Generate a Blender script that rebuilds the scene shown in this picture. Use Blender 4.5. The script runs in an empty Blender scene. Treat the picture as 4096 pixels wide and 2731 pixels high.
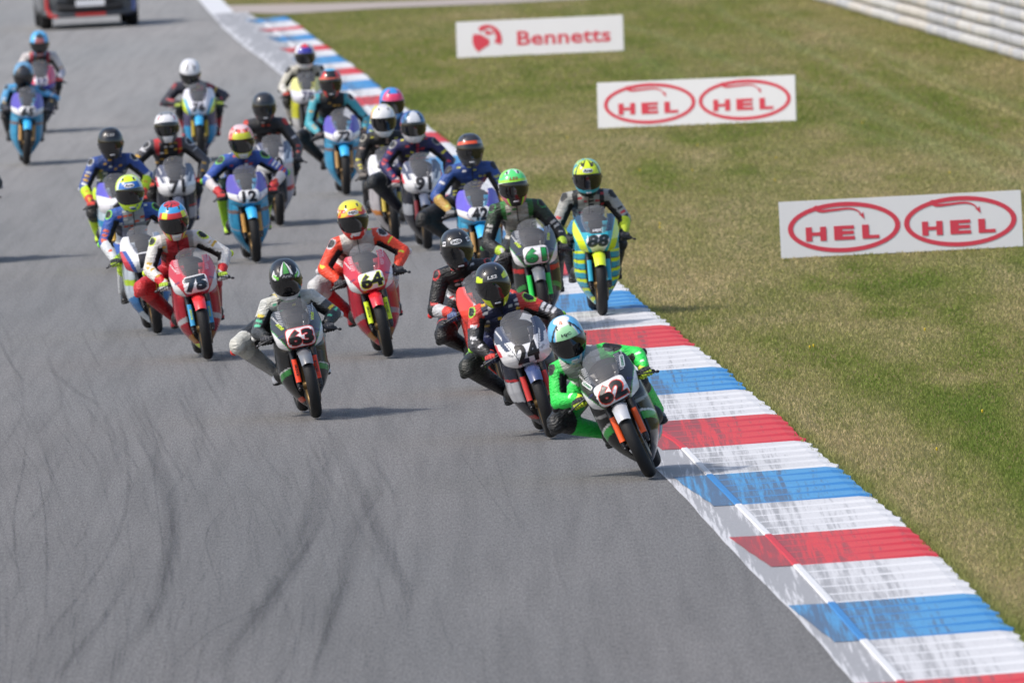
import bpy, bmesh, math, random
import numpy as np
from mathutils import Vector, Matrix, Euler

random.seed(7); rng = np.random.default_rng(7)
SC = bpy.context.scene
COL = SC.collection
R_ = math.radians

# ------------------------------------------------------------------ camera, sky, sun, exposure
CAM_H = 5.71; FPX = 55000.0; PITCH = 0.04665; ROLL = R_(-2.9); W0, H0 = 4096.0, 2731.0
cam_d = bpy.data.cameras.new('camera'); cam = bpy.data.objects.new('camera', cam_d); COL.objects.link(cam)
cam_d.sensor_width = 36; cam_d.lens = 36 * FPX / W0; cam_d.clip_start = 1; cam_d.clip_end = 4000
CAM_R = Matrix.Rotation(math.pi / 2 - PITCH, 3, 'X') @ Matrix.Rotation(ROLL, 3, 'Z')
cam.location = (0, 0, CAM_H); cam.rotation_euler = CAM_R.to_euler()
cam_d.dof.use_dof = True; cam_d.dof.focus_distance = 106.5; cam_d.dof.aperture_fstop = 6.6
SC.camera = cam
SUN_DIR = Vector((-0.82, -0.30, 1.0)).normalized()      # towards the sun
world = bpy.data.worlds.new('World'); SC.world = world; world.use_nodes = True
wn = world.node_tree.nodes; wl = world.node_tree.links
sky = wn.new('ShaderNodeTexSky'); sky.sky_type = 'NISHITA'; sky.sun_disc = False
sky.sun_elevation = math.asin(SUN_DIR.z); sky.sun_rotation = math.atan2(SUN_DIR.x, SUN_DIR.y)
sky.air_density = 1.0; sky.dust_density = 3.0; sky.ozone_density = 1.0
wl.new(sky.outputs[0], wn['Background'].inputs[0]); wn['Background'].inputs[1].default_value = 0.15
sl = bpy.data.lights.new('sun', 'SUN'); sun = bpy.data.objects.new('sun', sl); COL.objects.link(sun)
sl.energy = 2.45; sl.angle = R_(2.2); sl.color = (1.0, 0.955, 0.89)
sun.rotation_euler = SUN_DIR.to_track_quat('Z', 'Y').to_euler()
SC.view_settings.view_transform = 'Standard'; SC.view_settings.look = 'None'
SC.view_settings.exposure = 0.26; SC.view_settings.gamma = 1; SC.view_settings.use_curve_mapping = False
SC.render.engine = 'CYCLES'; SC.cycles.transparent_max_bounces = 16; SC.cycles.max_bounces = 6

# ------------------------------------------------------------------ helpers
def ray(px, py):
    return CAM_R @ Vector(((px - W0 / 2) / FPX, -(py - H0 / 2) / FPX, -1))
def ground(px, py, z=0.0):
    d = ray(px, py); t = (z - CAM_H) / d.z
    return Vector((d.x * t, d.y * t, z))
def lin(c):
    if isinstance(c, str):
        c = tuple(int(c[i:i + 2], 16) / 255 for i in (0, 2, 4))
    return tuple(v / 12.92 if v <= .04045 else ((v + .055) / 1.055) ** 2.4 for v in c)
def curve(z, pts):
    return float(np.interp(z, [p[0] for p in pts], [p[1] for p in pts]))
def setcols(me, cols):
    a = me.color_attributes.new('Col', 'FLOAT_COLOR', 'POINT')
    c = np.ones((len(me.vertices), 4), np.float32); c[:, :3] = np.asarray(cols, np.float32)[:, :3]
    a.data.foreach_set('color', c.ravel())
def mesh(name, V, F, mats=(), cols=None, smooth=True, mi=None):
    me = bpy.data.meshes.new(name); me.from_pydata([tuple(v) for v in V], [], F)
    for m in (mats if isinstance(mats, (list, tuple)) else [mats]): me.materials.append(m)
    if smooth: me.polygons.foreach_set('use_smooth', [True] * len(me.polygons))
    if mi is not None: me.polygons.foreach_set('material_index', mi)
    if cols is not None: setcols(me, cols)
    me.update(); return me
def put(name, me, parent=None, loc=None, rot=None):
    o = bpy.data.objects.new(name, me); COL.objects.link(o)
    if parent: o.parent = parent
    if loc is not None: o.location = loc
    if rot is not None: o.rotation_euler = rot
    return o
def empty(name, loc=(0, 0, 0), rot=(0, 0, 0)):
    o = bpy.data.objects.new(name, None); COL.objects.link(o); o.location = loc; o.rotation_euler = rot
    o.empty_display_size = .2; return o
def tag(o, label=None, cat=None, group=None, kind=None):
    if label: o['label'] = label
    if cat: o['category'] = cat
    if group: o['group'] = group
    if kind: o['kind'] = kind
    return o
def join(parts):
    V, F = [], []
    for v, f in parts:
        n = len(V); V.extend(v); F.extend([tuple(i + n for i in q) for q in f])
    return V, F
def box(cx, cy, cz, sx, sy, sz, bev=0):
    x, y, z = sx / 2, sy / 2, sz / 2
    V = [(cx + a * x, cy + b * y, cz + c * z) for a in (-1, 1) for b in (-1, 1) for c in (-1, 1)]
    return V, [(0, 1, 3, 2), (4, 6, 7, 5), (0, 4, 5, 1), (2, 3, 7, 6), (0, 2, 6, 4), (1, 5, 7, 3)]
def grid(nu, nv, f):
    V = [f(i / (nu - 1), j / (nv - 1)) for i in range(nu) for j in range(nv)]
    F = [(i * nv + j, (i + 1) * nv + j, (i + 1) * nv + j + 1, i * nv + j + 1) for i in range(nu - 1) for j in range(nv - 1)]
    return V, F
def tube(pts, rad, n=10, side=None, caps=True):
    """round or elliptical tube through pts; rad: floats or (ra, rb) pairs; rounded ends"""
    P = [Vector(p) for p in pts]; R = [(r, r) if not isinstance(r, (tuple, list)) else r for r in rad]
    if len(P) == 2: pass
    rings = []
    T = []
    for i in range(len(P)):
        a = P[min(i + 1, len(P) - 1)] - P[max(i - 1, 0)]
        T.append(a.normalized() if a.length > 1e-9 else Vector((0, 0, 1)))
    s = Vector(side) if side is not None else (Vector((1, 0, 0)) if abs(T[0].x) < .8 else Vector((0, 1, 0)))
    st = []
    if caps:
        for k in (1.0, .92, .7, .4):
            st.append((0, -k, math.sqrt(max(0.0, 1 - k * k)) if k < 1 else .12))
    st += [(i, 0, 1) for i in range(len(P))]
    if caps:
        for k in (.4, .7, .92, 1.0):
            st.append((len(P) - 1, k, math.sqrt(max(0.0, 1 - k * k)) if k < 1 else .12))
    V, F = [], []
    for i, off, sc in st:
        t = T[i]; u = (s - t * s.dot(t)).normalized(); w = t.cross(u)
        c = P[i] + t * off * min(R[i])
        for k in range(n):
            a = 2 * math.pi * k / n
            V.append(tuple(c + u * math.cos(a) * R[i][0] * sc + w * math.sin(a) * R[i][1] * sc))
    m = len(st)
    for i in range(m - 1):
        for k in range(n):
            F.append((i * n + k, i * n + (k + 1) % n, (i + 1) * n + (k + 1) % n, (i + 1) * n + k))
    F.append(tuple(range(n))[::-1]); F.append(tuple((m - 1) * n + k for k in range(n)))
    return V, F
def revolve_x(profile, c, n=48, closed=True):
    """profile: list of (x, r) revolved about the x axis through c"""
    V, F = [], []; m = len(profile)
    for i in range(n):
        a = 2 * math.pi * i / n
        for x, r in profile:
            V.append((c[0] + x, c[1] + r * math.cos(a), c[2] + r * math.sin(a)))
    for i in range(n):
        j = (i + 1) % n
        for k in range(m if closed else m - 1):
            l = (k + 1) % m
            F.append((i * m + k, i * m + l, j * m + l, j * m + k))
    return V, F

# ------------------------------------------------------------------ materials
def new_mat(name):
    m = bpy.data.materials.new(name); m.use_nodes = True
    nt = m.node_tree; return m, nt.nodes, nt.links, nt.nodes['Principled BSDF']
_mc = {}
def mat(name, color, rough=.5, metal=0.0, coat=0.0, spec=None, bump=0.0, bscale=60, vary=0.0):
    if name in _mc: return _mc[name]
    m, N, L, b = new_mat(name)
    c = lin(color) if isinstance(color, str) else color
    b.inputs['Base Color'].default_value = (*c, 1); b.inputs['Roughness'].default_value = rough
    b.inputs['Metallic'].default_value = metal; b.inputs['Coat Weight'].default_value = coat
    if spec is not None: b.inputs['Specular IOR Level'].default_value = spec
    tc = N.new('ShaderNodeTexCoord'); nz = N.new('ShaderNodeTexNoise'); nz.inputs['Scale'].default_value = bscale
    nz.inputs['Detail'].default_value = 4; L.new(tc.outputs['Object'], nz.inputs['Vector'])
    if vary:
        mx = N.new('ShaderNodeMix'); mx.data_type = 'RGBA'
        mx.inputs[6].default_value = (*[v * (1 - vary) for v in c], 1); mx.inputs[7].default_value = (*[min(1, v * (1 + vary)) for v in c], 1)
        L.new(nz.outputs[0], mx.inputs[0]); L.new(mx.outputs[2], b.inputs['Base Color'])
    if bump:
        bp = N.new('ShaderNodeBump'); bp.inputs['Strength'].default_value = bump; bp.inputs['Distance'].default_value = .01
        L.new(nz.outputs[0], bp.inputs['Height']); L.new(bp.outputs[0], b.inputs['Normal'])
    _mc[name] = m; return m
def colmat(name, rough, coat=0.0, bump=0.0, bscale=50, dirt=.12, sheen=0, folds=False):
    m, N, L, b = new_mat(name)
    at = N.new('ShaderNodeAttribute'); at.attribute_name = 'Col'
    tc = N.new('ShaderNodeTexCoord'); nz = N.new('ShaderNodeTexNoise'); nz.inputs['Scale'].default_value = bscale; nz.inputs['Detail'].default_value = 5
    L.new(tc.outputs['Object'], nz.inputs['Vector'])
    n2 = N.new('ShaderNodeTexNoise'); n2.inputs['Scale'].default_value = 9; n2.inputs['Detail'].default_value = 6; n2.inputs['Roughness'].default_value = .7
    L.new(tc.outputs['Object'], n2.inputs['Vector'])
    rp = N.new('ShaderNodeValToRGB'); rp.color_ramp.elements[0].position = .35; rp.color_ramp.elements[1].position = .65
    rp.color_ramp.elements[0].color = (1 - dirt * 2, 1 - dirt * 2.05, 1 - dirt * 2.2, 1); rp.color_ramp.elements[1].color = (1, 1, 1, 1)
    L.new(n2.outputs[0], rp.inputs[0])
    mx = N.new('ShaderNodeMix'); mx.data_type = 'RGBA'; mx.blend_type = 'MULTIPLY'; mx.inputs[0].default_value = 1
    L.new(at.outputs[0], mx.inputs[6]); L.new(rp.outputs[0], mx.inputs[7]); L.new(mx.outputs[2], b.inputs['Base Color'])
    b.inputs['Roughness'].default_value = rough; b.inputs['Coat Weight'].default_value = coat; b.inputs['Coat Roughness'].default_value = .08
    if bump:
        h = nz.outputs[0]
        if folds:
            wv = N.new('ShaderNodeTexNoise'); wv.inputs['Scale'].default_value = 22; wv.inputs['Detail'].default_value = 2; wv.inputs['Distortion'].default_value = 1.2
            mp = N.new('ShaderNodeMapping'); mp.inputs['Scale'].default_value = (.55, .55, 2.2)
            L.new(tc.outputs['Object'], mp.inputs[0]); L.new(mp.outputs[0], wv.inputs['Vector'])
            ad = N.new('ShaderNodeMath'); ad.operation = 'MULTIPLY_ADD'; ad.inputs[1].default_value = 3.2
            L.new(wv.outputs[0], ad.inputs[0]); L.new(nz.outputs[0], ad.inputs[2]); h = ad.outputs[0]
        bp = N.new('ShaderNodeBump'); bp.inputs['Strength'].default_value = bump; bp.inputs['Distance'].default_value = .008
        L.new(h, bp.inputs['Height']); L.new(bp.outputs[0], b.inputs['Normal'])
    return m
M_PAINT = colmat('painted_bodywork', .26, coat=.38, dirt=.05)
M_SATIN = colmat('satin_helmet_shell', .32, coat=.5, dirt=.03)
M_LEATH = colmat('race_leather', .46, bump=.7, folds=True, dirt=.10)
M_GLOVE = colmat('glove_leather', .5, bump=.4, bscale=90)
M_TYRE = mat('tyre_rubber', (.014, .014, .015), .65, spec=.3, bump=.25, bscale=120, vary=.35)
M_BLACK = mat('black_plastic', (.012, .012, .013), .5)
M_CARBON = mat('carbon_dark', (.02, .02, .022), .3, coat=.4)
M_GOLD = mat('gold_rim', (.10, .062, .022), .4, metal=.7)
M_STEEL = mat('steel', (.35, .35, .36), .35, metal=.9)
M_DARKMET = mat('dark_metal', (.06, .06, .065), .4, metal=.8)
M_DISC = mat('brake_disc_steel', (.22, .2, .19), .35, metal=.9)
M_VISOR = mat('smoked_visor', (.006, .006, .007), .06, coat=.8)
M_WHITE = mat('white_vinyl', (.78, .78, .8), .35)
M_BLKINK = mat('black_vinyl', (.012, .012, .014), .4)
def vinyl(hexc): return mat('vinyl_' + hexc, hexc, .38)
# windscreen: thin tinted acrylic
M_GLASS, N, L, b = new_mat('windscreen_acrylic')
b.inputs['Base Color'].default_value = (.36, .37, .40, 1); b.inputs['Roughness'].default_value = .12; b.inputs['Alpha'].default_value = .21
b.inputs['Coat Weight'].default_value = 1.0; b.inputs['Coat Roughness'].default_value = .04

# ------------------------------------------------------------------ text
_tx = {}
def text_geo(txt, height, shear=0.0, fat=0.0, width=None, step=.02):
    """flat letters as (verts2d, faces), centred, of the given height"""
    key = (txt, height, shear, fat, width)
    if key in _tx: return _tx[key]
    cu = bpy.data.curves.new('letters', 'FONT'); cu.body = txt; cu.size = 1; cu.shear = shear; cu.offset = fat
    cu.align_x = 'CENTER'; cu.resolution_u = 3; cu.space_character = 1.0 + fat * 1.2
    o = bpy.data.objects.new('letters_tmp', cu); COL.objects.link(o)
    dg = bpy.context.evaluated_depsgraph_get(); me = bpy.data.meshes.new_from_object(o.evaluated_get(dg))
    bm = bmesh.new(); bm.from_mesh(me); bmesh.ops.triangulate(bm, faces=bm.faces)
    xs = [v.co.x for v in bm.verts]; ys = [v.co.y for v in bm.verts]
    x0, x1, y0, y1 = min(xs), max(xs), min(ys), max(ys); s = height / (y1 - y0); sx = s if width is None else width / (x1 - x0)
    for v in bm.verts: v.co = Vector(((v.co.x - (x0 + x1) / 2) * sx, (v.co.y - (y0 + y1) / 2) * s, 0))
    w = (x1 - x0) * sx / 2
    if step:
        for k in range(int(-w / step), int(w / step) + 1):
            bmesh.ops.bisect_plane(bm, geom=bm.verts[:] + bm.edges[:] + bm.faces[:], plane_co=(k * step, 0, 0), plane_no=(1, 0, 0))
        for k in range(int(-height / 2 / step), int(height / 2 / step) + 1):
            bmesh.ops.bisect_plane(bm, geom=bm.verts[:] + bm.edges[:] + bm.faces[:], plane_co=(0, k * step, 0), plane_no=(0, 1, 0))
    bm.verts.index_update()
    V = [(v.co.x, v.co.y) for v in bm.verts]; F = [tuple(v.index for v in f.verts) for f in bm.faces]
    bm.free(); bpy.data.meshes.remove(me); bpy.data.objects.remove(o); bpy.data.curves.remove(cu)
    _tx[key] = (V, F, w); return _tx[key]
def plate_geo(w, h, r, n=14, sk=0.0):
    """rounded plate as a fan grid in 2d"""
    V, F = [], []
    rings = 8
    m = 40
    pts = []
    for k in range(m):
        a = 2 * math.pi * k / m; c, s = math.cos(a), math.sin(a); e = 2 / r
        x = (abs(c) ** e) * math.copysign(1, c) * w / 2; y = (abs(s) ** e) * math.copysign(1, s) * h / 2
        pts.append((x + sk * y, y))
    for q in range(1, rings + 1):
        for p in pts: V.append((p[0] * q / rings, p[1] * q / rings))
    V.append((0, 0)); c = len(V) - 1
    for k in range(m): F.append((c, k, (k + 1) % m))
    for q in range(rings - 1):
        for k in range(m):
            F.append((q * m + k, (q + 1) * m + k, (q + 1) * m + (k + 1) % m, q * m + (k + 1) % m))
    return V, F
def decal(name, geo, fn, m, parent, x=0.0, z=0.0, rot=0.0, off=.003):
    """lay flat geometry (u,v) on the surface fn(u, v, off) -> xyz"""
    ca, sa = math.cos(rot), math.sin(rot)
    V = [fn(x + u * ca - v * sa, z + u * sa + v * ca, off) for u, v in geo[0]]
    return put(name, mesh(name, V, geo[1], m, smooth=False), parent)

# ------------------------------------------------------------------ ground sheets
def X(u): return u
def pl(pts): return [ground(*p) for p in pts]
edge_px = [(700, -90), (794, 0), (888, 110), (976, 188), (1054, 243), (1125, 301), (1290, 452), (1500, 664), (1800, 990), (2100, 1320), (2380, 1625), (2540, 1790),
           (2632, 1881), (2734, 1984), (2836, 2103), (2938, 2211), (3041, 2319), (3109, 2387), (3200, 2484), (3290, 2586), (3415, 2731), (3560, 2905), (3740, 3130)]
line_px = [(990, 52), (1050, 91), (1130, 150), (1220, 225), (1310, 300), (1430, 400), (1600, 570), (1830, 815), (2080, 1085), (2330, 1370), (2510, 1572), (2654, 1726), (2711, 1779),
           (2825, 1887), (2938, 2006), (3063, 2131), (3188, 2262), (3313, 2398), (3438, 2546), (3575, 2699), (3740, 2890), (3930, 3120)]
# outer (grass) edge of the kerb with the colour joints
joint_px = [(1142, 62), (1170, 78), (1200, 100), (1215, 110), (1240, 131), (1268, 153), (1300, 175), (1325, 193), (1350, 215), (1396, 243), (1420, 264), (1455, 288), (1482, 312), (1520, 345), (1550, 372),
            (1600, 405), (1640, 440), (1690, 480), (1740, 520), (1795, 560), (1850, 612), (1930, 680), (2010, 755), (2090, 828), (2170, 900), (2260, 958), (2340, 1015), (2430, 1082),
            (2512, 1149), (2586, 1217), (2677, 1287), (2774, 1368), (2887, 1453), (2984, 1543), (3109, 1640), (3217, 1747), (3347, 1850), (3484, 1967), (3626, 2086), (3756, 2205), (3904, 2354),
            (4048, 2501), (4200, 2663), (4360, 2830), (4540, 3020)]
# colours from the joint at (2512,1149) on: blue, white, red, white, blue ...
KZ = .05
J = [ground(p[0], p[1], KZ) for p in joint_px]
E = [ground(*p) for p in edge_px]; LN = [ground(*p) for p in line_px]
def at_y(poly, y):
    ys = [p.y for p in poly][::-1]; xs = [p.x for p in poly][::-1]
    if y > ys[-1]:
        k = (xs[-1] - xs[-2]) / (ys[-1] - ys[-2]); return xs[-1] + k * (y - ys[-1])
    if y < ys[0]:
        k = (xs[1] - xs[0]) / (ys[1] - ys[0]); return xs[0] + k * (y - ys[0])
    return float(np.interp(y, ys, xs))
def smooth_poly(P, it=2):
    P = [p.copy() for p in P]
    for _ in range(it):
        Q = [p.copy() for p in P]
        for i in range(1, len(P) - 1): Q[i].x = P[i].x * .5 + (P[i - 1].x + P[i + 1].x) * .25
        P = Q
    return P
LN = smooth_poly(LN, 1)
ys_s = np.arange(60, 420, 1.0)

def tex_noise(N, L, vec, scale, detail=4, rough=.55, sx=1, sy=1, sz=1, rz=0):
    mp = N.new('ShaderNodeMapping'); mp.inputs['Scale'].default_value = (sx, sy, sz); mp.inputs['Rotation'].default_value = (0, 0, rz)
    L.new(vec, mp.inputs[0]); n = N.new('ShaderNodeTexNoise'); n.inputs['Scale'].default_value = scale; n.inputs['Detail'].default_value = detail
    n.inputs['Roughness'].default_value = rough; L.new(mp.outputs[0], n.inputs['Vector']); return n.outputs[0]
def ramp(N, L, fac, stops):
    r = N.new('ShaderNodeValToRGB')
    while len(r.color_ramp.elements) < len(stops): r.color_ramp.elements.new(.5)
    for e, (p, c) in zip(r.color_ramp.elements, stops):
        e.position = p; e.color = (*c, 1) if isinstance(c, tuple) else (c, c, c, 1)
    L.new(fac, r.inputs[0]); return r.outputs[0]
def mixc(N, L, fac, a, b_, mode='MIX'):
    m = N.new('ShaderNodeMix'); m.data_type = 'RGBA'; m.blend_type = mode
    for i, v in ((0, fac), (6, a), (7, b_)):
        if hasattr(v, 'is_linked'): L.new(v, m.inputs[i])
        elif isinstance(v, tuple): m.inputs[i].default_value = (*v, 1)
        else: m.inputs[i].default_value = v
    return m.outputs[2]

# asphalt
M_ASPH, N, L, b = new_mat('worn_asphalt')
tc = N.new('ShaderNodeTexCoord'); P_ = tc.outputs['Object']
fine = tex_noise(N, L, P_, 85, 3, .85, 1, .055); mott = tex_noise(N, L, P_, .9, 5, .6, 1, .06)
streak = tex_noise(N, L, P_, 7.0, 5, .65, 1, .02, 1, R_(-1.3)); big = tex_noise(N, L, P_, .35, 3, .5, 1, .1)
c0 = ramp(N, L, fine, [(.35, (.106, .105, .104)), (.65, (.248, .245, .242))])
c1 = mixc(N, L, 1.0, c0, ramp(N, L, mott, [(.3, .9), (.7, 1.06)]), 'MULTIPLY')
c2 = mixc(N, L, 1.0, c1, ramp(N, L, streak, [(.34, .84), (.56, 1.0)]), 'MULTIPLY')
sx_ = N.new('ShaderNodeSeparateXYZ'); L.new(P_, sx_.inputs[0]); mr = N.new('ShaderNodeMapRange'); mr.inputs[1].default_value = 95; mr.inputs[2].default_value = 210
L.new(sx_.outputs[1], mr.inputs[0]); c2 = mixc(N, L, 1.0, c2, ramp(N, L, mr.outputs[0], [(0, (.90, .895, .895)), (1, (1.5, 1.49, 1.47))]), 'MULTIPLY')   # paler with distance: far haze painted into the asphalt colour
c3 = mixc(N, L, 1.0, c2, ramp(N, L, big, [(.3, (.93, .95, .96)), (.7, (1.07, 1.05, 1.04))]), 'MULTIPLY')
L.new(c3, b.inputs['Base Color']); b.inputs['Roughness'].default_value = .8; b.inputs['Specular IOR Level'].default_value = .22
bp = N.new('ShaderNodeBump'); bp.inputs['Strength'].default_value = .5; bp.inputs['Distance'].default_value = .004
L.new(fine, bp.inputs['Height']); L.new(bp.outputs[0], b.inputs['Normal'])

# ground below grass
M_SOIL, N, L, b = new_mat('mown_turf')
tc = N.new('ShaderNodeTexCoord'); P_ = tc.outputs['Object']
n1 = tex_noise(N, L, P_, .55, 6, .6, 1, .18); n2 = tex_noise(N, L, P_, 60, 4, .7, 1, .3); n3 = tex_noise(N, L, P_, 3.5, 5, .6, 1, .3)
g = ramp(N, L, n1, [(.32, (.12, .14, .030)), (.52, (.19, .175, .06)), (.70, (.26, .205, .10))])
g = mixc(N, L, 1.0, g, ramp(N, L, n2, [(.25, .62), (.75, 1.25)]), 'MULTIPLY'); g = mixc(N, L, 1.0, g, ramp(N, L, n3, [(.3, .85), (.7, 1.12)]), 'MULTIPLY')
L.new(g, b.inputs['Base Color']); b.inputs['Roughness'].default_value = .95; b.inputs['Specular IOR Level'].default_value = .1
bp = N.new('ShaderNodeBump'); bp.inputs['Strength'].default_value = .8; bp.inputs['Distance'].default_value = .03
L.new(n2, bp.inputs['Height']); L.new(bp.outputs[0], b.inputs['Normal'])

o = put('ground', mesh('ground', [(-1500, -300, -.012), (1500, -300, -.012), (1500, 3000, -.012), (-1500, 3000, -.012)], [(0, 1, 2, 3)], M_SOIL)); tag(o, kind='structure')
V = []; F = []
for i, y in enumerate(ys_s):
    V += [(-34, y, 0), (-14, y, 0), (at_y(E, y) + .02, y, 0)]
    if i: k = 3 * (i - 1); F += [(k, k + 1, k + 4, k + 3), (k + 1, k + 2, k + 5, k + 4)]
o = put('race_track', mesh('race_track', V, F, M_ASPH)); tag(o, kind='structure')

# white painted verge between track and kerb, worn through
def paint_mat(name, col, wear_x, worn=(.19, .19, .2), rubber=.55):
    m, N, L, b = new_mat(name)
    tc = N.new('ShaderNodeTexCoord'); P_ = tc.outputs['Object']
    at = N.new('ShaderNodeAttribute'); at.attribute_name = 'u'
    s1 = tex_noise(N, L, P_, 34, 6, .75, 1, .012, 1, R_(-1.7)); s2 = tex_noise(N, L, P_, 7, 5, .7, 1, .02, 1, R_(-1.4)); s3 = tex_noise(N, L, P_, 70, 3, .6, 1, .15)
    # more rubber near the track side (u small)
    ad = N.new('ShaderNodeMath'); ad.operation = 'MULTIPLY_ADD'; L.new(at.outputs['Fac'], ad.inputs[0]); ad.inputs[1].default_value = .22; L.new(s1, ad.inputs[2])
    ad2 = N.new('ShaderNodeMath'); ad2.operation = 'MULTIPLY_ADD'; L.new(s2, ad2.inputs[0]); ad2.inputs[1].default_value = .7; L.new(ad.outputs[0], ad2.inputs[2])
    f = ramp(N, L, ad2.outputs[0], [(wear_x, 1.0), (wear_x + .22, 0.0)])
    f2 = N.new('ShaderNodeMath'); f2.operation = 'MULTIPLY'; f2.inputs[1].default_value = rubber; L.new(f, f2.inputs[0])
    c = mixc(N, L, f2.outputs[0], col, worn)
    c = mixc(N, L, 1.0, c, ramp(N, L, s3, [(.25, .86), (.6, 1.0)]), 'MULTIPLY')
    L.new(c, b.inputs['Base Color']); b.inputs['Roughness'].default_value = .6; b.inputs['Specular IOR Level'].default_value = .3
    bp = N.new('ShaderNodeBump'); bp.inputs['Strength'].default_value = .3; bp.inputs['Distance'].default_value = .004
    L.new(s3, bp.inputs['Height']); L.new(bp.outputs[0], b.inputs['Normal'])
    return m
WHT = (.60, .60, .615)
M_VERGE = paint_mat('worn_white_verge', WHT, .93, rubber=.66)
M_KW = paint_mat('kerb_white', WHT, .82, rubber=.66); M_KR = paint_mat('kerb_red', (.60, .055, .058), .86, worn=(.20, .07, .075), rubber=.75); M_KB = paint_mat('kerb_blue', (.080, .285, .54), .86, worn=(.09, .11, .16), rubber=.8)
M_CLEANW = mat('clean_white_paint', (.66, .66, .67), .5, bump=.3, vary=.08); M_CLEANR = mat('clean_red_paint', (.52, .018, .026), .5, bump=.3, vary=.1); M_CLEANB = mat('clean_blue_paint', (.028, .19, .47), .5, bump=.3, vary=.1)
def set_u(me, vals):
    a = me.attributes.new('u', 'FLOAT', 'POINT'); a.data.foreach_set('value', np.asarray(vals, np.float32))
V = []; F = []; U = []
for i, y in enumerate(ys_s):
    if y > 262: break
    xe = at_y(E, y) + .004 * math.sin(y * 2.1) + .003 * math.sin(y * 5.7); xl = at_y(LN, y)
    for q, u in enumerate((0, .15, .5, 1)): V.append((xe + (xl - xe) * u, y, .004)); U.append([.9, .25, .0, .5][q])
    if i: 
        k = 4 * (i - 1); F += [(k + q, k + q + 1, k + q + 5, k + q + 4) for q in range(3)]
me = mesh('white_verge', V, F, M_VERGE); set_u(me, U)
o = put('painted_verge', me); tag(o, kind='structure')
# far continuation of the white edge line beyond the kerb
V = []; F = []
for i, y in enumerate(np.arange(262, 420, 4.0)):
    xe = at_y(E, y); V += [(xe, y, .004), (xe + .45, y, .004)]
    if i: k = 2 * (i - 1); F.append((k, k + 1, k + 3, k + 2))
o = put('edge_line', mesh('edge_line', V, F, M_CLEANW)); tag(o, kind='structure')

# saw-tooth kerb: one block per colour
kerb = empty('kerb', (0, 0, 0)); tag(kerb, kind='structure')
i0 = joint_px.index((2512, 1149))
cyc = ['B', 'W', 'R', 'W']
for i in range(len(J) - 1):
    a, c = J[i], J[i + 1]; kcol = cyc[(i - i0) % 4]
    NT = 5; NU = 12; V = []; F = []; U = []; MI = []
    ya, yc = a.y, c.y                       # ya farther
    xo = lambda y: a.x + (c.x - a.x) * (ya - y) / (ya - yc)
    rows = []
    for t in range(NT):                      # tooth: far end low -> near end high, then face drops towards the camera
        y0 = ya + (yc - ya) * t / NT; y1 = ya + (yc - ya) * (t + 1) / NT
        rows += [(y0, 0.0, 0), (y0 * .45 + y1 * .55, .62, 0), (y0 * .12 + y1 * .88, 1.0, 1), (y1 + .001, 0.0, 2)]
    for (y, h, k) in rows:
        xl = at_y(LN, y); xr = xo(y) + (0.0 if k != 1 else random.uniform(-.015, .02))
        for q in range(NU):
            u = q / (NU - 1); amp = max(0, (u - .34) / .66) ** 1.1
            z = .008 + (KZ - .03) * u + .017 * amp * h + (-.012 * max(0, u - .93) / .07)
            V.append((xl + (xr - xl) * u, y, z)); U.append(u * 1.25 + (.3 if k == 2 else 0))
    for r in range(len(rows) - 1):
        for q in range(NU - 1):
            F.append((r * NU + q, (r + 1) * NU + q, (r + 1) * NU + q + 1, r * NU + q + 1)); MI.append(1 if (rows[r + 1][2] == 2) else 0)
    # outer skirt into the ground
    n0 = len(V)
    for r in range(len(rows)):
        v = V[r * NU + NU - 1]; V.append((v[0] + .02, v[1], -.05)); U.append(1)
    for r in range(len(rows) - 1):
        F.append((r * NU + NU - 1, (r + 1) * NU + NU - 1, n0 + r + 1, n0 + r)); MI.append(0)
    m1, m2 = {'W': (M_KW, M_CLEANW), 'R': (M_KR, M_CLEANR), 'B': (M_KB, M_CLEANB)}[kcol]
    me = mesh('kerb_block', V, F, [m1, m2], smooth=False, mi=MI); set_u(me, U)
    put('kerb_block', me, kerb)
    # colour carried across onto the flat verge, slanted end
    if kcol != 'W':
        V = []; F = []; U = []
        for k in range(9):
            y = ya + (yc - ya) * k / 8; xl = at_y(LN, y); w = .27 - .10 * (k / 8) + random.uniform(-.008, .008)
            for q in range(3): V.append((xl - w * (1 - q / 2), y, .0075)); U.append(.05 + .12 * q)
            if k:
                n = 3 * (k - 1); F += [(n, n + 1, n + 4, n + 3), (n + 1, n + 2, n + 5, n + 4)]
        me = mesh('kerb_colour_overlap', V, F, m1); set_u(me, U); put('kerb_colour_overlap', me, kerb)
    # thin raised lip along the track side of the kerb
    V = []; F = []
    for k in range(5):
        y = ya + (yc - ya) * k / 4; xl = at_y(LN, y)
        V += [(xl - .028, y, .006), (xl - .018, y, .016), (xl + .018, y, .017), (xl + .028, y, .010)]
        if k: n = 4 * (k - 1); F += [(n + q, n + q + 1, n + q + 5, n + q + 4) for q in range(3)]
    put('kerb_lip', mesh('kerb_lip', V, F, m2, smooth=False), kerb)

# pale service road crossing behind the kerb
M_PATH = mat('pale_gravel_path', (.36, .31, .28), .9, bump=.4, vary=.15, bscale=8)
pa = pl([(800, 45), (1142, 56), (1500, 34), (2000, 14), (2300, -2), (2800, -30), (3600, -80)]); pb = pl([(740, -35), (890, 22), (1300, 14), (1700, 2), (2050, -14), (2600, -46), (3500, -112)])
V = []; F = []
for i, (p, q) in enumerate(zip(pa, pb)):
    V += [(p.x, p.y, -.004), (q.x, q.y, -.004)]
    if i: k = 2 * (i - 1); F.append((k, k + 2, k + 3, k + 1))
o = put('service_path', mesh('service_path', V, F, M_PATH)); tag(o, kind='structure')

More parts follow.
